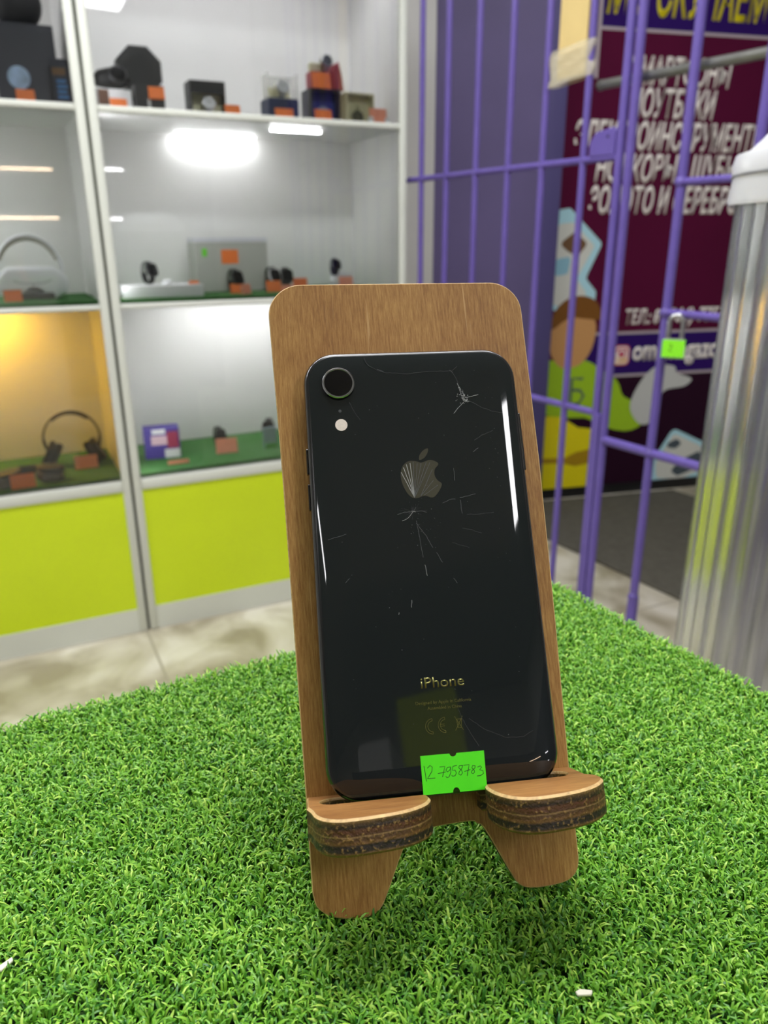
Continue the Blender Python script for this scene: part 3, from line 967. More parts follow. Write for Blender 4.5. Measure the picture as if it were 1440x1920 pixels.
# ------------------------------------------------------------------ display cabinets
TOP_Z, MID_Z, LOW_Z, CAB_H = 1.525, 1.023, 0.508, 1.98
DEP = 0.40
def cabinet(name, label, u0, u1, M, lowcol, lit):
    w = u1 - u0
    t = empty(name, M, label, 'display cabinet', 'white display cabinets')
    W2 = 0.024
    def part(nm, m, *b, bev=0.0, **k):
        return obj(nm, bx(*b, bev=bev), m, t, **k)
    part('side_panel', m_white, u0, u0 + 0.016, 0.024, DEP, 0.02, CAB_H)
    part('side_panel', m_white, u1 - 0.016, u1, 0.024, DEP, 0.02, CAB_H)
    um = u0 + w * 0.62
    bm = bmesh.new()
    box(bm, u0 + 0.016, um - 0.001, DEP - 0.008, DEP, 0.06, CAB_H - 0.02)
    box(bm, um + 0.001, u1 - 0.016, DEP - 0.008, DEP, 0.06, CAB_H - 0.02)
    box(bm, um - 0.001, um + 0.001, DEP - 0.006, DEP, 0.06, CAB_H - 0.02)
    obj('back_panel', bm, m_white, t)
    part('top_panel', m_white, u0, u1, 0.0, DEP, CAB_H, CAB_H + 0.02)
    for a0, a1 in ((u0, u0 + W2), (u1 - W2, u1)):
        obj('upright', bx(a0, a1, 0.0, 0.024, 0.0, CAB_H, bev=0.005), m_alu, t, smooth=40)
    for nm, z, th, rail in (('upper_shelf', TOP_Z, 0.017, 0.017), ('middle_shelf', MID_Z, 0.016, 0.014), ('lower_shelf', LOW_Z, 0.018, 0.034)):
        s = part(nm, m_white, u0 + 0.016, u1 - 0.016, 0.02, DEP - 0.008, z - th, z)
        obj('front_rail', bx(u0 + W2, u1 - W2, 0.002, 0.022, z - rail, z, bev=0.004), m_alu, s, smooth=40)
    part('lower_door', lowcol, u0 + W2, u1 - W2, 0.008, 0.020, 0.080, LOW_Z - 0.034)
    part('plinth', m_alu, u0 + W2, u1 - W2, 0.006, 0.022, 0.0, 0.080)
    part('bottom_panel', m_white, u0 + 0.016, u1 - 0.016, 0.02, DEP - 0.008, 0.06, 0.08)
    part('glass_door', m_glass, u0 + W2, u1 - W2, 0.0125, 0.0165, LOW_Z + 0.001, CAB_H - 0.01)
    return t
cabL = cabinet('display_cabinet', 'white display cabinet with warm lit lower shelf and lime panel, at the left edge', -0.935, 0.004, M_CAB, m_lime, 'warm')
cabR = cabinet('display_cabinet', 'white display cabinet with rows of boxed watches beside the purple bars', 0.012, 0.942, M_CAB, m_lime, 'cool')
# dark strip standing in for the shade in the joint between the two cabinets
o = obj('gap_shade_strip', bx(0.0045, 0.0115, 0.012, 0.020, 0.0, CAB_H), m_gap, cabR)
# led strips: cabinet fittings, some of them added to light the bays
def strip(parent, u0, u1, d0, d1, z, m, h=0.009):
    b = obj('led_strip', bx(u0, u1, d0, d1, z - 0.003, z, bev=0.0), m_alu, parent)
    obj('led_diffuser', bx(u0 + 0.004, u1 - 0.004, d0 + 0.002, d1 - 0.002, z - 0.003 - h, z - 0.003), m, b)
strip(cabR, 0.30, 0.57, DEP - 0.05, DEP - 0.032, TOP_Z - 0.018, m_led, 0.005)
strip(cabR, 0.535, 0.70, 0.10, 0.115, TOP_Z - 0.018, m_led, 0.006)
strip(cabR, 0.25, 0.75, 0.22, 0.24, MID_Z - 0.017, m_led)
strip(cabR, 0.10, 0.85, 0.12, 0.145, CAB_H - 0.001, m_ledtop)
strip(cabL, -0.85, -0.10, 0.12, 0.145, CAB_H - 0.001, m_ledtop)
strip(cabL, -0.86, -0.33, 0.10, 0.125, TOP_Z - 0.018, m_led)  # added strip, out of view, brightens the left bay
strip(cabL, -0.75, -0.22, 0.27, 0.295, MID_Z - 0.017, m_ledwarm)
# added upright strips, hidden in the front left corners to light the goods
for cab, u0 in ((cabL, -0.919), (cabR, 0.028)):
    for z0, z1, mm_ in ((LOW_Z + 0.03, MID_Z - 0.03, m_led), (MID_Z + 0.03, TOP_Z - 0.03, m_led), (TOP_Z + 0.03, CAB_H - 0.03, m_ledtop)):
        if cab is cabL and z1 < MID_Z:
            continue
        b_ = obj('led_strip', bx(u0, u0 + 0.004, 0.028, 0.046, z0, z1), m_alu, cab)
        obj('led_diffuser', bx(u0 + 0.004, u0 + 0.007, 0.030, 0.044, z0 + 0.01, z1 - 0.01), mm_, b_)

# green turf lining on shelves
for (u0, u1, z, lab) in [(-0.915, -0.014, MID_Z, 'green turf lining under the white headset'), (0.030, 0.924, MID_Z, 'green turf lining under the white flat box and smartwatches'),
                         (-0.915, -0.014, LOW_Z, 'green turf lining under the black headphones'), (0.030, 0.924, LOW_Z, 'green turf lining under the violet box')]:
    bm = bmesh.new(); box(bm, u0, u1, 0.024, DEP - 0.01, 0, 0.010, bev=0.002)
    o = obj('shelf_mat', bm, m_shelfturf, M=on_cab(0, 0, z + 0.0005))
    tag(o, lab, 'shelf mat', 'green shelf mats')
SZ = {'T': TOP_Z, 'M': MID_Z + 0.0108, 'L': LOW_Z + 0.0108}

# ------------------------------------------------------------------ price tags
def tag_bm(w, h):
    bm = bmesh.new()
    prof_ = [(0.0, 0.0), (-0.0003, 0.0006), (h * 0.25, h), (h * 0.25 + 0.0012, h - 0.0003), (0.0017, 0.0012), (h * 0.55, 0.0012), (h * 0.55, 0.0)]
    rings = [[(x, p[0], p[1]) for p in prof_] for x in (-w / 2, w / 2)]
    loft(bm, rings)
    return bm
tag_meshes = {}
def price_tag(u, d, z, w, h, label, m=None, rot=0.0, tilt=None):
    m = m or m_orange
    o = obj('price_tag', tag_bm(w, h), m, M=on_cab(u, d, z + 0.0003, rot))
    tag(o, label, 'price tag', 'orange price tags in the cabinets')
    return o

# ------------------------------------------------------------------ builders for shelf goods
def open_box(name, label, cat, M, w, d, h, m_out, m_in, group=None, lid=None):
    """box standing on its side, open to the front"""
    t = empty(name, M, label, cat, group)
    bm = bmesh.new()
    th = 0.004
    box(bm, -w / 2, w / 2, d - th, d, 0, h)
    box(bm, -w / 2, -w / 2 + th, 0, d - th, 0, h)
    box(bm, w / 2 - th, w / 2, 0, d - th, 0, h)
    box(bm, -w / 2 + th, w / 2 - th, 0, d - th, 0, th)
    box(bm, -w / 2 + th, w / 2 - th, 0, d - th, h - th, h)
    obj('carton', bm, m_out, t)
    bm = bmesh.new()
    box(bm, -w / 2 + th, w / 2 - th, d * 0.55, d - th, th, h - th)
    obj('lining', bm, m_in, t)
    return t

def closed_box(name, label, cat, M, w, d, h, m, group=None, face=None, fm=None):
    t = empty(name, M, label, cat, group)
    obj('carton', bx(-w / 2, w / 2, 0, d, 0, h, bev=0.0015), m, t)
    if face:
        for nm, x0, x1, z0, z1, mm_ in face:
            obj(nm, bx(x0, x1, -0.0006, 0.0003, z0, z1), mm_, t)
    return t

def smartwatch(label, M, s=1.0, m_strap=None, m_case=None, group='smartwatches in the cabinets', on_stand=True, name='smartwatch'):
    """strap closed into an upright loop, case at the front top"""
    m_strap = m_strap or m_blacksoft; m_case = m_case or m_black
    t = empty(name, M, label, 'watch', group)
    R1, R2 = 0.026 * s, 0.033 * s
    path = [(0, 0.028 * s + R1 * math.cos(a), R2 + 0.001 + R2 * math.sin(a)) for a in [2 * math.pi * k / 28 for k in range(28)]]
    bm = bmesh.new(); tube(bm, path, 0.001, n=8, flat=(0.0016 * s, 0.010 * s), closed=True, up=(0.001, 0.5, 0.2))
    # tube() keeps the wide axis sideways (x)
    obj('strap', bm, m_strap, t, smooth=40)
    ang = math.radians(28)
    Mc = Matrix.Translation((0, 0.028 * s - R1 * 0.93, R2 * 1.30)) @ Matrix.Rotation(math.radians(90) - ang, 4, 'X')
    bm = bmesh.new(); prism(bm, rrect(0.036 * s, 0.041 * s, 0.010 * s, 6), -0.004 * s, 0.006 * s, bev=0.002 * s, seg=2)
    c = obj('case', bm, m_case, t, smooth=50, M=Mc)
    bm = bmesh.new(); prism(bm, rrect(0.031 * s, 0.036 * s, 0.008 * s, 6), 0.006 * s, 0.0066 * s)
    obj('screen', bm, m_screen, c)
    bm = bmesh.new(); lathe(bm, [(0.003 * s, 0), (0.003 * s, 0.002 * s)], 12, M=Matrix.Translation((0.018 * s, 0.006 * s, 0.001 * s)) @ Matrix.Rotation(math.pi / 2, 4, 'Y'))
    obj('crown', bm, m_steel, c)
    if on_stand:
        bm = bmesh.new()
        path = [(0, 0.028 * s + (R1 - 0.003) * math.cos(a), R2 + 0.001 + (R2 - 0.003) * math.sin(a)) for a in [2 * math.pi * k / 20 for k in range(17)]]
        tube(bm, path, 0.001, n=6, flat=(0.001 * s, 0.008 * s), up=(0.001, 0.5, 0.2))
        obj('cuff_holder', bm, mat('clear_cuff', '#9aa09a', 0.2), t, smooth=40)
    return t

def round_watch(label, M, r=0.02, m_case=None, m_dial=None, pillow=None, group='wristwatches in the cabinet'):
    """round watch buckled around a small pillow, dial to the front"""
    m_case = m_case or m_steel; m_dial = m_dial or mat('pale_dial', '#c9cbcc', 0.3)
    t = empty('wristwatch', M, label, 'watch', group)
    R = r * 1.15
    path = [(0, R * 0.9 + R * math.cos(a), R * 1.08 + R * math.sin(a)) for a in [2 * math.pi * k / 24 for k in range(24)]]
    bm = bmesh.new(); tube(bm, path, 0.001, n=8, flat=(r * 0.08, r * 0.45), closed=True, up=(0.001, 0.5, 0.2))
    obj('strap', bm, m_case, t, smooth=40)
    Mc = Matrix.Translation((0, R * 0.9 - R * 0.95, R * 1.25)) @ Matrix.Rotation(math.radians(74), 4, 'X')
    bm = bmesh.new(); lathe(bm, [(r * 0.9, -0.004), (r, -0.002), (r, 0.003), (r * 0.9, 0.005), (r * 0.8, 0.005)], 32)
    c = obj('case', bm, m_case, t, smooth=40, M=Mc)
    bm = bmesh.new(); lathe(bm, [(r * 0.82, 0.0045), (r * 0.82, 0.0056), (0.0, 0.0056)], 32)
    dl = obj('dial', bm, m_dial, c)
    bm = bmesh.new()
    for an, ln in ((0.9, 0.5), (2.4, 0.65)):
        ribbon(bm, [(0, 0), (r * ln * math.cos(an), r * ln * math.sin(an))], r * 0.06, 0.0057, 0.0003)
    obj('hands', bm, m_black, dl)
    if pillow:
        bm = bmesh.new()
        lathe(bm, [(R * 0.5, -r * 0.8), (R * 0.86, -r * 0.5), (R * 0.86, r * 0.5), (R * 0.5, r * 0.8)], 20, M=Matrix.Translation((0, R * 0.9, R * 1.08)) @ Matrix.Rotation(math.pi / 2, 4, 'Y'))
        obj('cushion', bm, pillow, t, smooth=40)
    return t

def headphones(label, M, s, m_band, m_cup, folded=False):
    t = empty('headphones', M, label, 'headphones', 'black headphones in the left cabinet')
    if not folded:
        W = 0.082 * s
        path = []
        for k in range(25):
            a = math.radians(-8 + 196 * k / 24)
            path.append((W * math.cos(a), 0.0, 0.085 * s + 0.084 * s * math.sin(a)))
        bm = bmesh.new(); tube(bm, path, 0.001, n=10, flat=(0.012 * s, 0.0035 * s), up=(0, 1, 0))
        obj('headband', bm, m_band, t, smooth=40)
        path2 = [(x * 0.94, y, 0.085 * s + (z - 0.085 * s) * 0.94) for x, y, z in path[7:18]]
        bm = bmesh.new(); tube(bm, path2, 0.001, n=10, flat=(0.011 * s, 0.004 * s), up=(0, 1, 0))
        obj('headband_cushion', bm, m_cup, t, smooth=40)
        for sx in (-1, 1):
            Mc = Matrix.Translation((sx * 0.062 * s, 0.004, 0.040 * s)) @ Matrix.Rotation(math.radians(-sx * 28), 4, 'Y') @ Matrix.Rotation(math.radians(90 * sx), 4, 'Y')
            bm = bmesh.new()
            prism(bm, [(x, y) for x, y in rrect(0.078 * s, 0.062 * s, 0.030 * s, 8)], 0.002 * s, 0.020 * s, bev=0.006 * s, seg=3)
            c = obj('ear_cup', bm, m_band, t, smooth=50, M=Mc)
            bm = bmesh.new()
            prism(bm, [(x, y) for x, y in rrect(0.076 * s, 0.060 * s, 0.029 * s, 8)], -0.020 * s, 0.001 * s, bev=0.007 * s, seg=3)
            obj('ear_pad', bm, m_cup, c, smooth=50)
            bm = bmesh.new()
            tube(bm, [(sx * 0.081 * s, 0, 0.085 * s), (sx * 0.078 * s, 0.002, 0.065 * s), (sx * 0.070 * s, 0.004, 0.045 * s)], 0.005 * s, n=8)
            obj('yoke', bm, m_band, t, smooth=40)
    else:
        # lying flat: band arc on the mat, cups turned up at the front
        path = []
        for k in range(25):
            a = math.radians(180 * k / 24)
            path.append((0.082 * s * math.cos(a), 0.04 + 0.085 * s * math.sin(a), 0.016))
        bm = bmesh.new(); tube(bm, path, 0.001, n=10, flat=(0.013 * s, 0.004 * s), up=(0, 0, 1))
        obj('headband', bm, m_band, t, smooth=40)
        for sx in (-1, 1):
            Mc = Matrix.Translation((sx * 0.052 * s, 0.030, 0.0)) @ Matrix.Rotation(math.radians(8 * sx), 4, 'Y')
            bm = bmesh.new()
            prism(bm, rrect(0.078 * s, 0.070 * s, 0.032 * s, 8), 0.004, 0.026 * s, bev=0.006 * s, seg=3)
            c = obj('ear_cup', bm, m_band, t, smooth=50, M=Mc)
            bm = bmesh.new()
            prism(bm, rrect(0.076 * s, 0.068 * s, 0.031 * s, 8), 0.0265 * s, 0.044 * s, bev=0.007 * s, seg=3)
            obj('ear_pad', bm, m_cup, c, smooth=50)
    return t

# ---- upper shelf, left cabinet
T0 = TOP_Z + 0.0006
BIGH = 0.186
t = closed_box('speaker_box', 'tall dark navy box with a pale disc print under the round black speaker', 'box', on_cab(-0.115, 0.09, T0), 0.148, 0.14, BIGH, m_darknavy)
bm = bmesh.new(); lathe(bm, [(0.027, 0), (0.027, 0.0008), (0, 0.0008)], 32, M=Matrix.Translation((-0.022, 0.0, 0.062)) @ Matrix.Rotation(math.pi / 2, 4, 'X'))
obj('printed_disc', bm, mat('iridescent_disc_print', '#9db6d6', 0.3, var=0.35, vscale=25), t)
t = closed_box('gadget_box', 'dark box with blue marks standing right of the tall navy box', 'box', on_cab(-0.040, 0.045, T0, -0.15), 0.042, 0.035, 0.105, m_darknavy)
for k in range(4):
    obj('blue_print', bx(-0.012, 0.014 - 0.003 * (k % 2), -0.0007, 0.0004, 0.014 + 0.012 * k, 0.021 + 0.012 * k), mat('blue_print_ink', '#2f6ea8', 0.5), t)
obj('brown_print', bx(-0.02, 0.012, -0.0007, 0.0004, 0.068, 0.084), mat('brown_print_ink', '#6a4a22', 0.5), t)
t = empty('round_speaker', on_cab(-0.115, 0.14, T0 + BIGH + 0.0006), 'round black speaker sitting on the tall navy box', 'speaker')
bm = bmesh.new(); bmesh.ops.create_uvsphere(bm, u_segments=32, v_segments=20, radius=0.060)
for v in bm.verts:
    v.co.z = max(v.co.z, -0.050) + 0.0505
obj('speaker_body', bm, mat('black_speaker_fabric', '#10131c', 0.55), t, smooth=True)
bm = bmesh.new(); lathe(bm, [(0.011, 0), (0.012, 0.003), (0.010, 0.004), (0, 0.004)], 24, M=Matrix.Translation((0.004, -0.057, 0.066)) @ Matrix.Rotation(math.pi / 2 - 0.2, 4, 'X'))
obj('badge', bm, mat('grey_badge', '#5a5e66', 0.4), t)
price_tag(-0.130, 0.045, T0, 0.044, 0.030, 'orange price tag in front of the tall navy speaker box')

# ---- upper shelf, right cabinet
t = closed_box('watch_carton', 'low white and brown carton under the big black smartwatch', 'box', on_cab(0.097, 0.095, T0), 0.088, 0.07, 0.052, m_whitepl,
               face=[('brown_end', -0.044, -0.016, 0.002, 0.050, mat('brown_print', '#5a3d2c', 0.5))])
t = empty('sports_watch', on_cab(0.097, 0.085, T0 + 0.0528), 'chunky black sports watch lying on the low white carton', 'watch')
bm = bmesh.new(); lathe(bm, [(0.021, 0), (0.025, 0.004), (0.025, 0.012), (0.021, 0.016)], 32, M=Matrix.Translation((0.012, 0.012, 0.029)) @ Matrix.Rotation(math.radians(65), 4, 'X'))
c = obj('case', bm, m_black, t, smooth=40)
obj('cushion', bx(-0.040, 0.036, 0.016, 0.04, 0.006, 0.044, bev=0.010, seg=3), m_blacksoft, t, smooth=40)
bm = bmesh.new(); lathe(bm, [(0.019, 0.0158), (0.019, 0.0165), (0, 0.0165)], 32, M=Matrix.Translation((0.012, 0.012, 0.029)) @ Matrix.Rotation(math.radians(65), 4, 'X'))
obj('screen', bm, m_screen, c)
bm = bmesh.new(); tube(bm, [(-0.046, 0.03, 0.024), (-0.034, 0.016, 0.040), (-0.012, 0.012, 0.046), (0.012, 0.02, 0.05), (0.034, 0.025, 0.040), (0.042, 0.03, 0.018)], 0.01, n=10, flat=(0.004, 0.013), up=(0, 0, 1))
obj('strap', bm, m_blacksoft, t, smooth=40)
bm = bmesh.new(); tube(bm, [(-0.046, 0.03, 0.024), (-0.042, 0.02, 0.008), (-0.02, 0.02, 0.0055), (0.02, 0.02, 0.0055), (0.042, 0.03, 0.018)], 0.01, n=10, flat=(0.004, 0.013), up=(0, 0, 1))
obj('strap', bm, m_blacksoft, t, smooth=40)
price_tag(0.098, 0.05, T0, 0.044, 0.024, 'orange price tag below the chunky sports watch')
# octagonal watch box
t = empty('octagonal_case', on_cab(0.186, 0.17, T0), 'large black octagonal watch case standing on edge', 'box')
def octo(r): return [(r * math.cos(math.pi / 8 + k * math.pi / 4), r * math.sin(math.pi / 8 + k * math.pi / 4)) for k in range(8)]
Mo = Matrix.Translation((0, 0.03, 0.118)) @ Matrix.Rotation(math.pi / 2, 4, 'X')
bm = bmesh.new(); prism(bm, octo(0.066), -0.035, 0.018, bev=0.004)
c = obj('lid', bm, m_black, t, M=Mo)
bm = bmesh.new(); prism(bm, octo(0.045), 0.0178, 0.020, bev=0.001)
obj('facet', bm, m_blacksoft, c)
obj('foot', bx(-0.038, 0.038, 0.0, 0.06, 0.0, 0.060, bev=0.002), m_black, t)
t = closed_box('small_watch_box', 'small black box in front of the octagonal case', 'box', on_cab(0.186, 0.07, T0), 0.078, 0.06, 0.064, m_black,
               face=[('silver_label', -0.008, 0.000, 0.006, 0.030, m_steel)])
price_tag(0.202, 0.058, T0 + 0.030, 0.042, 0.030, 'orange price tag stuck on the small black watch box', rot=-0.05)
t = open_box('watch_box', 'open black box holding a silver watch, left of the middle', 'box', on_cab(0.350, 0.085, T0), 0.100, 0.07, 0.088, m_black, m_cream)
bm = bmesh.new(); box(bm, -0.0499, 0.0499, -0.001, 0.0, 0.055, 0.088); obj('dark_flap', bm, m_blacksoft, t)
round_watch('silver watch in the open black box', on_cab(0.352, 0.088, T0 + 0.0045), 0.019, pillow=m_cream)
price_tag(0.408, 0.045, T0, 0.044, 0.026, 'orange price tag right of the open black watch box')
# navy box with clear case
t = closed_box('jewellery_box', 'navy blue box under the clear case with a silver watch', 'box', on_cab(0.571, 0.075, T0), 0.094, 0.075, 0.056, m_navy)
t = empty('clear_watch_case', on_cab(0.573, 0.080, T0 + 0.0566), 'clear plastic case holding a silver watch on the navy box', 'box')
m_clear = mat('clear_pvc', '#f4f4ee', 0.12, alpha=0.38)
bm = bmesh.new()
for b_ in [(-0.046, -0.0445, 0, 0.06, 0, 0.066), (0.0445, 0.046, 0, 0.06, 0, 0.066), (-0.0445, 0.0445, 0.0585, 0.06, 0, 0.066), (-0.0445, 0.0445, 0, 0.06, 0, 0.0015)]:
    box(bm, *b_)
obj('case_shell', bm, m_clear, t)
bm = bmesh.new(); prism(bm, [(-0.043, 0.0016), (0.043, 0.0016), (0.030, 0.040), (0.012, 0.028), (-0.012, 0.028), (-0.030, 0.040)], 0, 0.003)
obj('insert', bm, m_cream, t, M=Matrix.Translation((0, 0.052, 0)) @ Matrix.Rotation(math.pi / 2, 4, 'X'))
round_watch('silver watch inside the clear plastic case', on_cab(0.573, 0.085, T0 + 0.0585), 0.020, pillow=m_cream)
price_tag(0.562, 0.045, T0, 0.055, 0.026, 'orange price tag in front of the navy blue box')
# dark cube + red box
t = open_box('cube_box', 'dark cube box lined in blue under the red watch box', 'box', on_cab(0.705, 0.075, T0), 0.098, 0.08, 0.090, m_black, mat('royal_blue_lining', '#1f2a7c', 0.5))
bm = bmesh.new(); bmesh.ops.create_uvsphere(bm, u_segments=20, v_segments=12, radius=0.024)
for v in bm.verts: v.co = Vector((v.co.x * 1.15, v.co.y * 0.6, max(v.co.z, -0.012) + 0.017))
o = obj('clear_dome', bm, mat('grey_clear_dome', '#8f98b4', 0.15), smooth=True, M=on_cab(0.703, 0.096, T0 + 0.0045))
tag(o, 'grey clear plastic dome inside the blue lined cube box', 'dome')
price_tag(0.685, 0.045, T0, 0.054, 0.030, 'orange price tag in front of the dark cube box')
t = empty('red_watch_box', on_cab(0.716, 0.085, T0 + 0.0906), 'red watch box with a flap standing on the dark cube box', 'box')
m_red = mat('red_leatherette', '#a33a44', 0.5)
bm = bmesh.new(); box(bm, -0.046, 0.030, 0.012, 0.06, 0, 0.048); obj('base', bm, m_red, t)
bm = bmesh.new(); prism(bm, [(0.020, 0), (0.054, 0), (0.048, 0.04), (0.038, 0.076), (0.026, 0.070), (0.020, 0.045)], -0.055, 0.0, bev=0.003)
obj('flap', bm, m_red, t, M=Matrix.Rotation(math.pi / 2, 4, 'X'))
bm = bmesh.new(); box(bm, -0.044, 0.018, 0.030, 0.05, 0.0485, 0.074, bev=0.004); obj('cushion', bm, m_cream, t)
round_watch('grey watch in the red watch box', on_cab(0.716, 0.088, T0 + 0.0906 + 0.0490), 0.018, m_dial=mat('grey_dial', '#5b5e60', 0.3))
price_tag(0.695, 0.078, T0 + 0.0906, 0.058, 0.044, 'orange price tag leaning on the red watch box')
# beige box
t = open_box('beige_watch_box', 'beige open box with a dark pocket watch at the right end of the upper shelf', 'box', on_cab(0.823, 0.085, T0), 0.096, 0.06, 0.088, m_cream, mat('beige_lining', '#b9b690', 0.7))
t = empty('pocket_watch', on_cab(0.823, 0.098, T0 + 0.0045), 'dark olive pocket watch standing in the beige box', 'watch')
m_olive = mat('dark_olive_metal', '#474a35', 0.4, metal=0.4)
bm = bmesh.new(); lathe(bm, [(0.017, -0.004), (0.019, 0.0), (0.017, 0.005), (0, 0.006)], 28, M=Matrix.Translation((0, 0.008, 0.020)) @ Matrix.Rotation(math.radians(80), 4, 'X'))
obj('case', bm, m_olive, t, smooth=40)
bm = bmesh.new(); tube(bm, [(0.005 * math.cos(a), 0.008, 0.044 + 0.006 * math.sin(a)) for a in [2 * math.pi * k / 12 for k in range(12)]], 0.0012, n=6, closed=True, up=(0, 1, 0))
obj('bow', bm, m_olive, t)
t = price_tag(0.862, 0.035, T0, 0.058, 0.042, 'faded orange tag with round white ends at the shelf end', m_pink)
bm = bmesh.new()
for sx in (-1, 1):
    lathe(bm, [(0.009, 0), (0.009, 0.003), (0, 0.003)], 20, M=Matrix.Translation((sx * 0.028, -0.0002, 0.009)) @ Matrix.Rotation(math.pi / 2, 4, 'X'))
obj('clip', bm, m_whitepl, t)

# ---- middle shelf, left cabinet: headset
t = empty('vr_headset', on_cab(-0.175, 0.17, SZ['M']), 'white virtual reality headset with a raised strap on the green shelf mat', 'headset')
m_vr = mat('headset_white', '#e2e3e6', 0.45)
bm = bmesh.new()
outl = rnd([(-0.094, 0.020), (-0.060, 0.0), (-0.028, 0.004), (0.0, 0.026), (0.028, 0.004), (0.060, 0.0), (0.094, 0.020), (0.096, 0.060), (0.062, 0.088), (-0.062, 0.088), (-0.096, 0.060)], [0.025, 0.02, 0.012, 0.012, 0.012, 0.02, 0.025, 0.03, 0.02, 0.02, 0.03], 6)
prism(bm, outl, -0.03, 0.035, bev=0.012, seg=4)
b = obj('visor', bm, m_vr, t, smooth=50, M=Matrix.Translation((0, 0.02, 0.001)) @ Matrix.Rotation(math.pi / 2, 4, 'X'))
bm = bmesh.new(); ribbon(bm, [(-0.05, 0.052), (-0.03, 0.044), (0.0, 0.042), (0.03, 0.044), (0.05, 0.052)], 0.003, 0.0351, 0.0004)
ribbon(bm, [(0, 0.042), (0, 0.028)], 0.004, 0.0351, 0.0004)
obj('seam', bm, mat('headset_grey', '#a9aaad', 0.6), b)
path = [(0.088 * math.cos(a), 0.05, 0.075 + 0.098 * math.sin(a)) for a in [math.radians(180 * k / 24) for k in range(25)]]
bm = bmesh.new(); tube(bm, path, 0.004, n=10, flat=(0.018, 0.005), up=(0, 1, 0)); obj('strap', bm, m_vr, t, smooth=40)
path = [(0.080 * math.cos(a), 0.05, 0.075 + 0.088 * math.sin(a)) for a in [math.radians(20 + 140 * k / 20) for k in range(21)]]
bm = bmesh.new(); tube(bm, path, 0.004, n=10, flat=(0.015, 0.005), up=(0, 1, 0)); obj('strap_padding', bm, mat('headset_padding', '#b9b7aa', 0.8), t, smooth=40)
bm = bmesh.new(); box(bm, -0.055, 0.055, -0.02, 0.04, 0.0, 0.02, bev=0.008); obj('face_gasket', bm, mat('dark_gasket', '#3a3a30', 0.8), t, smooth=40)
price_tag(-0.233, 0.095, SZ['M'], 0.046, 0.030, 'orange price tag in front of the white headset')

# ---- middle shelf, right cabinet
t = closed_box('console_box', 'low flat white box at the left front of the middle shelf', 'box', on_cab(0.170, 0.055, SZ['M']), 0.232, 0.13, 0.034, m_whitepl)
t = closed_box('display_box', 'large grey box with orange and green tags at the back of the shelf', 'box', on_cab(0.425, 0.22, SZ['M']), 0.236, 0.10, 0.162, mat('pale_grey_card', '#b4b6ae', 0.55),
               face=[('orange_label', -0.035, 0.020, 0.085, 0.128, m_orange), ('green_label', -0.096, -0.080, 0.108, 0.132, mat('green_label_paper', '#6fd43a', 0.5))])
obj('light_lid', bx(-0.1182, 0.1182, -0.0015, 0.1, 0.150, 0.164, bev=0.001), mat('light_grey_card', '#d2d3da', 0.5), t)
zf = SZ['M'] + 0.0345
smartwatch('dark smartwatch standing on the flat white box', on_cab(0.150, 0.10, zf, 0.35), 0.95)
t = empty('charger_puck', on_cab(0.190, 0.095, zf), 'small shiny white charger on the flat white box', 'charger')
bm = bmesh.new(); lathe(bm, [(0.014, 0), (0.016, 0.003), (0.016, 0.009), (0.012, 0.013), (0, 0.014)], 24); obj('puck', bm, m_whitepl, t, smooth=40)
bm = bmesh.new(); tube(bm, [(0.015, 0, 0.005), (0.028, 0.004, 0.003), (0.045, 0.012, 0.0025), (0.058, 0.004, 0.0025)], 0.0022, n=8); obj('cable', bm, m_whitepl, t, smooth=40)
price_tag(0.262, 0.070, zf, 0.030, 0.009, 'thin orange tag lying on the flat white box')
smartwatch('black smartwatch leaning in front of the grey box', on_cab(0.415, 0.13, SZ['M'], 0.2), 1.05)
price_tag(0.402, 0.115, SZ['M'], 0.034, 0.028, 'orange price tag below the smartwatch in front of the grey box')
price_tag(0.422, 0.060, SZ['M'], 0.036, 0.030, 'faded orange tag nearest the shelf edge, left of the stand', m_pink, rot=0.5)
smartwatch('smartwatch with a silver case right of the grey box', on_cab(0.540, 0.140, SZ['M'], 0.1), 1.1, m_case=m_steel)
price_tag(0.527, 0.115, SZ['M'], 0.048, 0.034, 'orange price tag below the silver smartwatch')
smartwatch('black smartwatch with a wide band beside the silver one', on_cab(0.590, 0.165, SZ['M'], -0.1), 1.05)
price_tag(0.575, 0.120, SZ['M'], 0.046, 0.020, 'faded orange tag below the wide band smartwatch', m_pink)
price_tag(0.640, 0.18, SZ['M'], 0.050, 0.036, 'orange price tag standing alone just above the wooden stand')
t = empty('watch_stand', on_cab(0.800, 0.19, SZ['M']), 'white stand carrying a small black watch by the right cabinet wall', 'watch stand')
bm = bmesh.new(); box(bm, -0.034, 0.034, 0, 0.05, 0, 0.040, bev=0.006); obj('stand_body', bm, m_whitepl, t, smooth=40)
bm = bmesh.new(); box(bm, -0.012, 0.034, 0.004, 0.05, 0.0405, 0.052, bev=0.004); obj('stand_step', bm, m_whitepl, t, smooth=40)
smartwatch('small narrow black watch on the white stand', on_cab(0.776, 0.19, SZ['M'] + 0.0405), 0.82)
price_tag(0.800, 0.165, SZ['M'], 0.050, 0.038, 'faded orange tag in front of the white watch stand', m_pink)

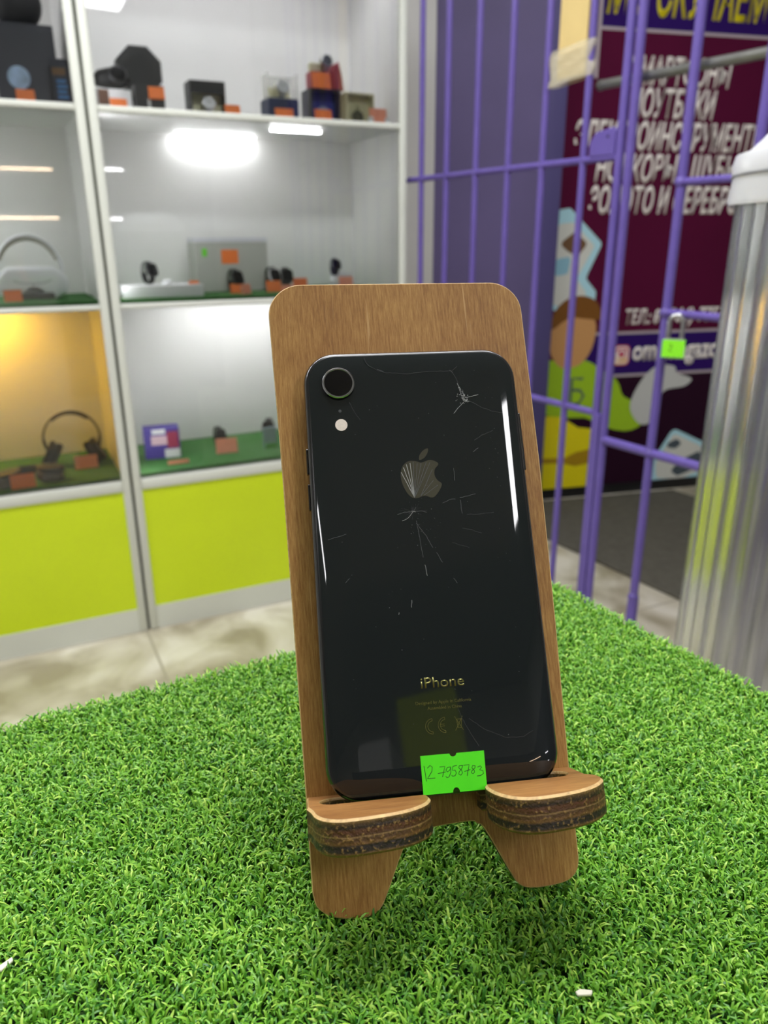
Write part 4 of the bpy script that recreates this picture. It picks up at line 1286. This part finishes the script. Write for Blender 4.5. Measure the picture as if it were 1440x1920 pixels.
# ---- lower shelf, left cabinet
m_hp = mat('headphone_black', '#1c1a12', 0.45)
m_hp2 = mat('headphone_pad', '#26241c', 0.75)
headphones('black headphones standing upright under the warm light', on_cab(-0.128, 0.22, SZ['L'], -0.12), 1.02, m_hp, m_hp2)
price_tag(-0.100, 0.160, SZ['L'], 0.068, 0.040, 'faded orange tag in front of the upright headphones', m_pink)
headphones('black headphones lying folded flat at the front left', on_cab(-0.262, 0.050, SZ['L'], 0.1), 1.02, mat('headphone_grey', '#3a3834', 0.5), m_hp, folded=True)
price_tag(-0.286, 0.030, SZ['L'], 0.066, 0.040, 'orange price tag in front of the folded headphones', rot=0.05)

# ---- lower shelf, right cabinet
t = closed_box('violet_box', 'violet and red box with white labels on the lower shelf', 'box', on_cab(0.138, 0.17, SZ['L'], -0.12), 0.112, 0.06, 0.100, mat('violet_card', '#4a3a96', 0.5),
               face=[('white_label', -0.030, 0.012, 0.082, 0.097, m_whitepl), ('pale_label', -0.034, 0.016, 0.046, 0.076, mat('pale_pink_label', '#d9b8c4', 0.5)),
                     ('red_patch', 0.016, 0.052, 0.034, 0.088, mat('crimson_print', '#9c3052', 0.5)), ('white_patch', 0.006, 0.054, 0.002, 0.030, m_whitepl)])
price_tag(0.168, 0.085, SZ['L'], 0.066, 0.012, 'faded orange tag lying flat in front of the violet box', m_pink)
smartwatch('black smartwatch on a dark holder behind the faded orange tag', on_cab(0.345, 0.22, SZ['L'], 0.1), 1.0)
price_tag(0.342, 0.140, SZ['L'], 0.070, 0.048, 'faded orange tag in front of the lower shelf smartwatch', m_pink, rot=-0.1)
smartwatch('black smartwatch half hidden by the left edge of the wooden stand', on_cab(0.512, 0.22, SZ['L'], -0.4), 1.15)
t = empty('blister_pack', on_cab(0.497, 0.14, SZ['L'], 0.2), 'pale blue blister pack half hidden behind the wooden stand', 'package')
obj('pack_card', bx(-0.025, 0.025, 0.006, 0.010, 0, 0.070), mat('pale_blue_card', '#a9bcc8', 0.4), t)
obj('green_mark', bx(-0.020, 0.020, 0.0, 0.006, 0, 0.014), mat('green_mark_print', '#63c24a', 0.5), t)

# ------------------------------------------------------------------ purple grille and gate
gr = empty('security_grille', M_GR, 'fixed purple bar grille in front of the purple partition', 'grille')
BR = 0.0085
def bar(parent, name, x0, y0, x1, y1, z=0.0, r=BR, m=None):
    bm = bmesh.new(); tube(bm, [(x0, y0, z), (x1, y1, z)], r, n=14, up=(0.3, 0.2, 1))
    return obj(name, bm, m or m_purple, parent, smooth=50)
GH = 2.60
for x in (-0.13, 0.004, 0.138, 0.280, 0.422, 0.557, 0.702):
    bar(gr, 'bar', x, 0.0, x, GH)
bar(gr, 'post', 0.816, 0.0, 0.816, GH, r=0.0105)
obj('joint_plate', bx(0.8155, 0.8350, 0.01, 0.775, -0.009, 0.009, bev=0.002), m_purple, gr)
bar(gr, 'crossbar', -0.16, 1.368, 0.816, 1.368)
bar(gr, 'crossbar', -0.16, 0.775, 0.816, 0.775)
bar(gr, 'crossbar', -0.16, 2.2, 0.816, 2.2)
bm = bmesh.new()
prism(bm, rnd([(0.728, 1.372), (0.806, 1.372), (0.806, 1.432), (0.745, 1.424), (0.728, 1.405)], [0.006, 0.002, 0.01, 0.012, 0.01], 4), -0.010, 0.010, bev=0.002)
lp = obj('lock_plate', bm, m_purple, gr, smooth=40)
bm = bmesh.new(); lathe(bm, [(0.003, 0), (0.003, 0.001), (0, 0.001)], 12, M=Matrix.Translation((0.785, 1.412, 0.010)))
obj('keyhole', bm, m_black, lp)

gate = empty('barred_gate', M_GR @ Matrix.Translation((0.846, 0, 0)), 'purple barred gate leaf with a padlock in front of the banner', 'gate')
bar(gate, 'stile', 0.0, 0.03, 0.0, GH - 0.03, r=0.0105)
for x in (0.150, 0.322, 0.494):
    bar(gate, 'bar', x, 0.03, x, GH - 0.03, r=0.0105)
bar(gate, 'stile', 0.60, 0.03, 0.60, GH - 0.03, r=0.0105)
bar(gate, 'crossbar', 0.150, 1.305, 0.60, 1.305, r=0.008)
bar(gate, 'crossbar', 0.0, 0.712, 0.60, 0.712, r=0.011)
bar(gate, 'crossbar', 0.150, 1.036, 0.60, 1.036, r=0.009)
bar(gate, 'crossbar', 0.0, 2.2, 0.60, 2.2)
bm = bmesh.new(); tube(bm, [(0.150, 0.03, 0), (0.150, 0.335, 0)], 0.0135, n=14); obj('sleeve', bm, m_purple, gate, smooth=50)
for y in (0.335, 0.712, 1.036, 1.305):
    bm = bmesh.new(); bmesh.ops.create_uvsphere(bm, u_segments=10, v_segments=8, radius=0.0135, matrix=Matrix.Translation((0.150, y, 0.002)))
    obj('weld_bead', bm, m_purple, gate, smooth=True)

m_galv = mat('galvanised_pipe', '#8b8c86', 0.35, metal=0.7, var=0.12, vscale=30)
o = empty('metal_rail', M_GR @ Matrix.Translation((0.72, 1.530, -0.032)), 'grey metal pipe running behind the purple bars above the lettering', 'rail')
bm = bmesh.new(); tube(bm, [(-0.01, 0.0, 0), (0.9, -0.012, 0)], 0.0105, n=14, up=(0, 0, 1)); obj('pipe', bm, m_galv, o, smooth=50)
bm = bmesh.new(); tube(bm, [(-0.016, 0.0, 0), (-0.010, 0.0, 0)], 0.012, n=14, up=(0, 0, 1)); obj('end_cap', bm, m_galv, o, smooth=50)

# yellow board wrapped with clear tape
t = empty('yellow_board', M_GR @ Matrix.Translation((0.643, 1.555, 0.0)), 'yellow cardboard sheet taped between the purple bars at the top', 'sheet')
bm = bmesh.new(); box(bm, -0.048, 0.044, 0.0, 0.55, -0.003, 0.003); obj('cardboard', bm, mat('yellow_cardboard', '#d6bd7e', 0.6, var=0.05, vscale=14), t)
bm = bmesh.new()
W_, H_ = 24, 8
grid = []
for j in range(H_ + 1):
    row = []
    for i in range(W_ + 1):
        a = 2 * math.pi * i / W_
        rx, rz = 0.070 + 0.004 * math.sin(3 * a + j), 0.014 + 0.003 * math.sin(5 * a + 2 * j)
        x_ = rx * math.copysign(abs(math.cos(a)) ** 0.6, math.cos(a)); z_ = rz * math.copysign(abs(math.sin(a)) ** 0.6, math.sin(a))
        row.append(bm.verts.new((x_ - 0.002, -0.012 + 0.075 * j / H_ + 0.14 * x_ * 0.5, z_)))
    grid.append(row)
for j in range(H_):
    for i in range(W_):
        bm.faces.new((grid[j][i], grid[j][i + 1], grid[j + 1][i + 1], grid[j + 1][i]))
obj('clear_tape', bm, mat('cloudy_tape', '#d8d0b4', 0.12, alpha=0.5, bump=0.8, bscale=70), t, smooth=True)

# padlock with a green sticker
t = empty('padlock', M_GR @ Matrix.Translation((0.846 + 0.196, 1.001, 0.020)) @ Matrix.Rotation(math.radians(36), 4, 'Y'), 'padlock with a bright green sticker hanging on the gate', 'padlock')
bm = bmesh.new()
path = [(-0.014, -0.030, 0), (-0.014, 0.020, 0)] + [(0.014 * math.cos(a), 0.020 + 0.014 * math.sin(a), 0) for a in [math.radians(180 - 18 * k) for k in range(1, 10)]] + [(0.014, 0.020, 0), (0.014, -0.030, 0)]
tube(bm, path, 0.0052, n=10, up=(0, 0, 1)); obj('shackle', bm, m_steel, t, smooth=50)
bm = bmesh.new(); prism(bm, rrect(0.046, 0.040, 0.004, 4, 0, -0.036), -0.009, 0.009, bev=0.002); b = obj('lock_body', bm, m_steel, t)
m_neon2 = mat('lime_sticker_paper', '#8df02a', 0.5)
bm = bmesh.new(); box(bm, -0.0235, 0.0235, -0.0555, -0.0175, 0.0091, 0.0098); s_ = obj('sticker', bm, m_neon2, b)
bm = bmesh.new()
ribbon(bm, [(-0.009, -0.030), (-0.006, -0.027), (-0.003, -0.029), (-0.004, -0.034), (-0.009, -0.041), (-0.002, -0.042)], 0.0014, 0.0099, 0.0002)
obj('handwritten_figure', bm, m_ink, s_)

# ------------------------------------------------------------------ banner
ban = empty('advertising_banner', M_PO, 'maroon and purple buying-up banner with white lettering behind the purple gate', 'banner')
m_maroon = mat('maroon_vinyl', '#520a30', 0.75, spec=0.15, var=0.06, vscale=3)
m_violet = mat('violet_vinyl', '#2c1060', 0.75, spec=0.15)
m_plum = mat('dark_plum_vinyl', '#26081f', 0.75, spec=0.15)
m_let = mat('white_vinyl_letters', '#efe9e2', 0.5)
m_yel = mat('yellow_vinyl_letters', '#d6c800', 0.5)
m_line = mat('silver_line_print', '#b3a6ac', 0.4)
def flat(nm, pts, z, m, parent=ban, h=0.0004, sm=0):
    P = smooth_closed(pts, sm) if sm else pts
    bm = bmesh.new(); prism(bm, P, z, z + h)
    return obj(nm, bm, m, parent)
def rect(nm, x0, x1, y0, y1, z, m, parent=ban): return flat(nm, [(x0, y0), (x1, y0), (x1, y1), (x0, y1)], z, m, parent)
bm = bmesh.new(); box(bm, -0.10, 1.75, 0.02, 2.40, -0.012, 0.0); obj('vinyl_sheet', bm, m_maroon, ban)
rect('header_field', 0.075, 1.75, 1.984, 2.40, 0.0002, m_violet)
rect('silver_line', 0.075, 1.75, 1.974, 1.986, 0.0008, m_line)
bm = bmesh.new(); box(bm, 0.062, 0.077, 1.80, 2.40, 0.0, 0.006); obj('edge_strip', bm, m_line, ban)
rect('lower_field', -0.09, 1.75, 0.02, 0.575, 0.0002, m_plum)
rect('contact_field', 0.10, 1.75, 0.585, 0.775, 0.0003, m_violet)
rect('silver_line', 0.10, 1.75, 0.770, 0.782, 0.0008, m_line)
rect('silver_line', 0.10, 1.75, 0.575, 0.587, 0.0008, m_line)
LET = 0.0012
sh = 0.20
text_obj('lettering', 'МЫ СКУПАЕМ', m_yel, ban, 0.095, 2.034, LET, 0.1, width=0.745, height=0.17, shear=sh, bold=0.02)
for body, y, cx_, w in [('СМАРТФОНЫ', 1.787, 0.46, 0.49), ('НОУТБУКИ', 1.666, 0.442, 0.41), ('ЭЛЕКТРОИНСТРУМЕНТЫ', 1.541, 0.455, 0.92), ('НОРКОВЫЕ ШУБЫ', 1.416, 0.452, 0.70), ('ЗОЛОТО И СЕРЕБРО', 1.290, 0.455, 0.74)]:
    text_obj('lettering', body, m_let, ban, cx_, y, LET, 0.1, width=w, height=0.111, shear=sh, bold=0.028, align='CENTER')
text_obj('lettering', 'ТЕЛ.: 8', m_let, ban, 0.315, 0.816, LET, 0.06, width=0.175, height=0.066, shear=sh, bold=0.03)
text_obj('lettering', '(964) 775-', m_let, ban, 0.515, 0.818, LET, 0.06, width=0.31, height=0.066, shear=sh, bold=0.03)
text_obj('lettering', 'omamagazo', m_let, ban, 0.370, 0.650, LET, 0.06, width=0.46, height=0.062, shear=0.0, bold=0.035)
# camera-app style badge
ic = flat('app_badge', rrect(0.084, 0.094, 0.022, 5, 0.312, 0.675), 0.0009, mat('pink_badge_print', '#c2506a', 0.5))
flat('badge_glow', rrect(0.078, 0.036, 0.018, 5, 0.308, 0.650), 0.0014, mat('amber_badge_print', '#d9a040', 0.5), ic)
bm = bmesh.new(); ribbon(bm, [(0.312 + 0.020 * math.cos(a), 0.678 + 0.020 * math.sin(a)) for a in [2 * math.pi * k / 20 for k in range(21)]], 0.007, 0.0020, 0.0003)
ribbon(bm, [(x, y) for x, y in rrect(0.066, 0.072, 0.018, 4, 0.312, 0.676)] + [(0.312 - 0.015, 0.676 - 0.036)], 0.007, 0.0020, 0.0003)
obj('badge_rings', bm, m_let, ic)
# printed goods: plain gadgets with pale blue outlines
m_pblue = mat('pale_blue_outline_print', '#aedbe6', 0.5)
m_pgrey = mat('pale_grey_print', '#d2d4cc', 0.5)
m_pbrown = mat('brown_print_patch', '#6d4f33', 0.5)
m_pdark = mat('dark_grey_print', '#46525a', 0.5)
g = flat('printed_gadget', rnd([(-0.06, 1.30), (0.0, 1.31), (0.165, 1.165), (0.098, 1.02), (0.155, 0.962), (0.150, 0.885), (-0.06, 0.885)], 0.02, 4), 0.0010, m_pblue)
flat('printed_body', rnd([(-0.05, 1.245), (0.02, 1.252), (0.130, 1.155), (0.055, 1.02), (0.105, 0.96), (0.105, 0.905), (-0.05, 0.905)], 0.015, 4), 0.0016, m_pgrey, g)
flat('printed_opening', rnd([(-0.04, 1.165), (0.03, 1.215), (0.095, 1.165), (0.05, 1.11), (0.0, 1.135)], 0.015, 4), 0.0022, m_pbrown, g)
flat('printed_pane', rnd([(-0.055, 1.10), (0.02, 1.115), (0.01, 1.04), (-0.055, 1.03)], 0.015, 4), 0.0022, mat('sky_blue_print', '#8dbdd0', 0.5), g)
g = flat('printed_gadget', rnd([(0.635, 0.310), (0.82, 0.225), (0.90, 0.08), (0.72, -0.0 + 0.022), (0.545, 0.035), (0.528, 0.135)], 0.03, 5), 0.0010, m_pblue)
flat('printed_body', rnd([(0.64, 0.285), (0.80, 0.210), (0.865, 0.095), (0.71, 0.045), (0.572, 0.058), (0.558, 0.135)], 0.025, 5), 0.0016, m_pgrey, g)
flat('printed_opening', rnd([(0.61, 0.235), (0.66, 0.255), (0.695, 0.230), (0.66, 0.205), (0.615, 0.212)], 0.012, 5), 0.0022, m_pdark, g)
flat('printed_shade', rnd([(0.70, 0.145), (0.80, 0.185), (0.83, 0.105), (0.69, 0.062), (0.645, 0.090)], 0.015, 5), 0.0022, m_pdark, g)
g = flat('printed_gadget', rnd([(0.805, 1.155), (0.90, 1.225), (1.02, 1.18), (1.0, 1.05), (0.895, 1.015)], 0.02, 5), 0.0010, m_pblue)
flat('printed_body', rnd([(0.83, 1.150), (0.91, 1.200), (0.99, 1.165), (0.975, 1.07), (0.905, 1.045)], 0.02, 5), 0.0016, m_pgrey, g)
# plain stand-in for the printed salesman: a green top, a cap, a yellow box and a white glove
g = flat('printed_salesman', [(-0.060, 0.645), (-0.02, 0.662), (0.12, 0.660), (0.19, 0.630), (0.30, 0.560), (0.345, 0.48), (0.45, 0.435), (0.46, 0.345), (0.37, 0.312), (0.22, 0.352), (0.15, 0.39), (-0.06, 0.42)], 0.0012, mat('lime_print', '#9cc41c', 0.5), sm=3)
flat('printed_head', [(-0.045, 0.83), (-0.055, 0.72), (0.0, 0.635), (0.075, 0.630), (0.13, 0.665), (0.165, 0.74), (0.16, 0.84), (0.06, 0.87)], 0.0018, mat('tan_print', '#c8955c', 0.5), g, sm=3)
flat('printed_cap', [(-0.05, 0.80), (-0.04, 0.88), (0.02, 0.935), (0.10, 0.945), (0.165, 0.915), (0.195, 0.842), (0.12, 0.845), (0.03, 0.850)], 0.0024, mat('cap_brown_print', '#7a4c10', 0.5), g, sm=3)
bm = bmesh.new()
ribbon(bm, [(0.125, 0.575), (0.07, 0.578), (0.07, 0.452)], 0.013, 0.0018, 0.0003)
ribbon(bm, [(0.07, 0.525), (0.115, 0.522), (0.135, 0.495), (0.115, 0.460), (0.07, 0.458)], 0.013, 0.0018, 0.0003)
obj('printed_letter', bm, m_pdark, g)
y_ = flat('printed_box', [(-0.06, 0.41), (0.03, 0.40), (0.12, 0.345), (0.19, 0.335), (0.195, 0.012), (-0.06, 0.012)], 0.0022, mat('yellow_print', '#e4d60c', 0.5), g)
flat('printed_band', [(-0.06, 0.205), (0.06, 0.200), (0.12, 0.225), (0.19, 0.235), (0.19, 0.165), (0.12, 0.155), (0.05, 0.175), (-0.06, 0.18)], 0.0028, mat('ochre_print', '#a8860e', 0.5), y_)
flat('printed_glove', [(0.385, 0.42), (0.40, 0.50), (0.455, 0.585), (0.52, 0.622), (0.60, 0.612), (0.615, 0.580), (0.70, 0.550), (0.665, 0.515), (0.58, 0.505), (0.545, 0.48), (0.53, 0.40), (0.50, 0.345), (0.44, 0.345)], 0.0024, mat('white_glove_print', '#c4c6c2', 0.5), g, sm=3)

# floor mat behind the grille
fm = obj('door_mat', prism_bm([(-0.45, -0.02), (1.2, -0.02), (1.2, 0.95), (-0.2, 0.95), (-0.45, 0.14)], 0.0005, 0.012, bev=0.003), mat('charcoal_carpet', '#57544a', 0.95, var=0.15, vscale=40, bump=0.6, bscale=400),
         M=frame((0.515, -0.857, 0), (0.857, 0.515, 0), (0, 0, 1), (0.719, 2.965, 0)))
tag(fm, 'large dark charcoal mat on the floor behind the purple bars', 'mat')

# ------------------------------------------------------------------ ribbed clear container by the counter
RC = Vector((0.487, 0.75, 0))
t = empty('ribbed_container', Matrix.Translation(RC), 'tall clear ribbed plastic container with a white lid beside the turf counter', 'container')
m_clearrib = mat('clear_ribbed_plastic', '#eceef0', 0.10, trans=0.93, ior=1.42)
bm = bmesh.new()
nrib, sub = 44, 8
n_ = nrib * sub
def ribr(i, base, amp):
    ph_ = (i % sub) / sub
    return base + amp * abs(math.sin(math.pi * ph_))
R0 = 0.150
rings = []
for z in (0.02, 0.3, 0.6, 0.9, 1.2, 1.232):
    rings.append([(ribr(i, R0, 0.0042) * math.cos(2 * math.pi * i / n_), ribr(i, R0, 0.0042) * math.sin(2 * math.pi * i / n_), z) for i in range(n_)])
inner = [[((R0 - 0.003) * math.cos(2 * math.pi * i / n_), (R0 - 0.003) * math.sin(2 * math.pi * i / n_), z) for i in range(n_)] for z in (1.232, 0.6, 0.02)]
allr = rings + inner
vr = [[bm.verts.new(p) for p in r] for r in allr]
for k in range(len(vr)):
    A, B = vr[k], vr[(k + 1) % len(vr)]
    for i in range(n_):
        bm.faces.new((A[i], A[(i + 1) % n_], B[(i + 1) % n_], B[i]))
obj('ribbed_wall', bm, m_clearrib, t, smooth=30)
m_lid = mat('white_lid_plastic', '#dcdee2', 0.25)
bm = bmesh.new()
lathe(bm, [(0.1575, 1.228), (0.1605, 1.226), (0.1615, 1.230), (0.1595, 1.250), (0.1600, 1.2525), (0.1605, 1.2530), (0.1610, 1.262), (0.1590, 1.270), (0.1540, 1.2715), (0.148, 1.274), (0.138, 1.284), (0.124, 1.300), (0.105, 1.312), (0.08, 1.316), (0.0, 1.317)], 72)
ld = obj('lid', bm, m_lid, t, smooth=40)
bm = bmesh.new(); lathe(bm, [(0.1612, 1.2508), (0.1612, 1.2518), (0.158, 1.2518), (0.158, 1.2508)], 72)
obj('seam', bm, mat('lid_seam_grey', '#7d7f82', 0.6), ld)
an = math.atan2(-0.55, -0.85)
Mc = Matrix.Rotation(an + 0.10, 4, 'Z')
bm = bmesh.new(); box(bm, 0.158, 0.1675, -0.008, 0.008, 1.238, 1.266, bev=0.003); obj('clip', bm, m_lid, t, smooth=40, M=Mc)
bm = bmesh.new(); lathe(bm, [(0.155, 0.0), (0.158, 0.004), (0.158, 0.022), (0.150, 0.026)], 64); obj('base_tray', bm, m_lid, t, smooth=40)

# ------------------------------------------------------------------ opposite cabinet (seen only in reflections)
OPP = Vector((0.97, -1.59, 0))
M_OP = frame(-CAB_U, CAB_N, (0, 0, 1), OPP)       # x runs left when seen from the camera side
t = empty('wall_cabinet', M_OP, 'white wall cabinet with led strips standing behind the photographer', 'cabinet')
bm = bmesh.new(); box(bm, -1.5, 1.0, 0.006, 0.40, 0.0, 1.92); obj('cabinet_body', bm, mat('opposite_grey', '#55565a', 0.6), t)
obj('led_strip', bx(-0.34, 0.10, -0.012, 0.004, 1.660, 1.674), m_ledsoft, t)
obj('led_strip', bx(-0.34, 0.10, -0.012, 0.004, 1.331, 1.345), m_ledsoft, t)
obj('led_strip', bx(-0.84, -0.655, -0.012, 0.004, 1.672, 1.688), m_led, t)
obj('led_strip', bx(-0.81, -0.665, -0.012, 0.004, 1.326, 1.340), m_led, t)
o = obj('lime_sign', bx(0.31, 0.513, 0.0, 0.05, 1.93, 2.23, bev=0.004), m_lime, M=M_OP)
tag(o, 'lime green sign board standing on the cabinet behind the photographer', 'sign')
o = obj('white_carton', bx(0.555, 0.70, 0.0, 0.2, 1.93, 2.10, bev=0.004), m_whitepl, M=M_OP)
tag(o, 'white carton standing on the cabinet behind the photographer', 'box')
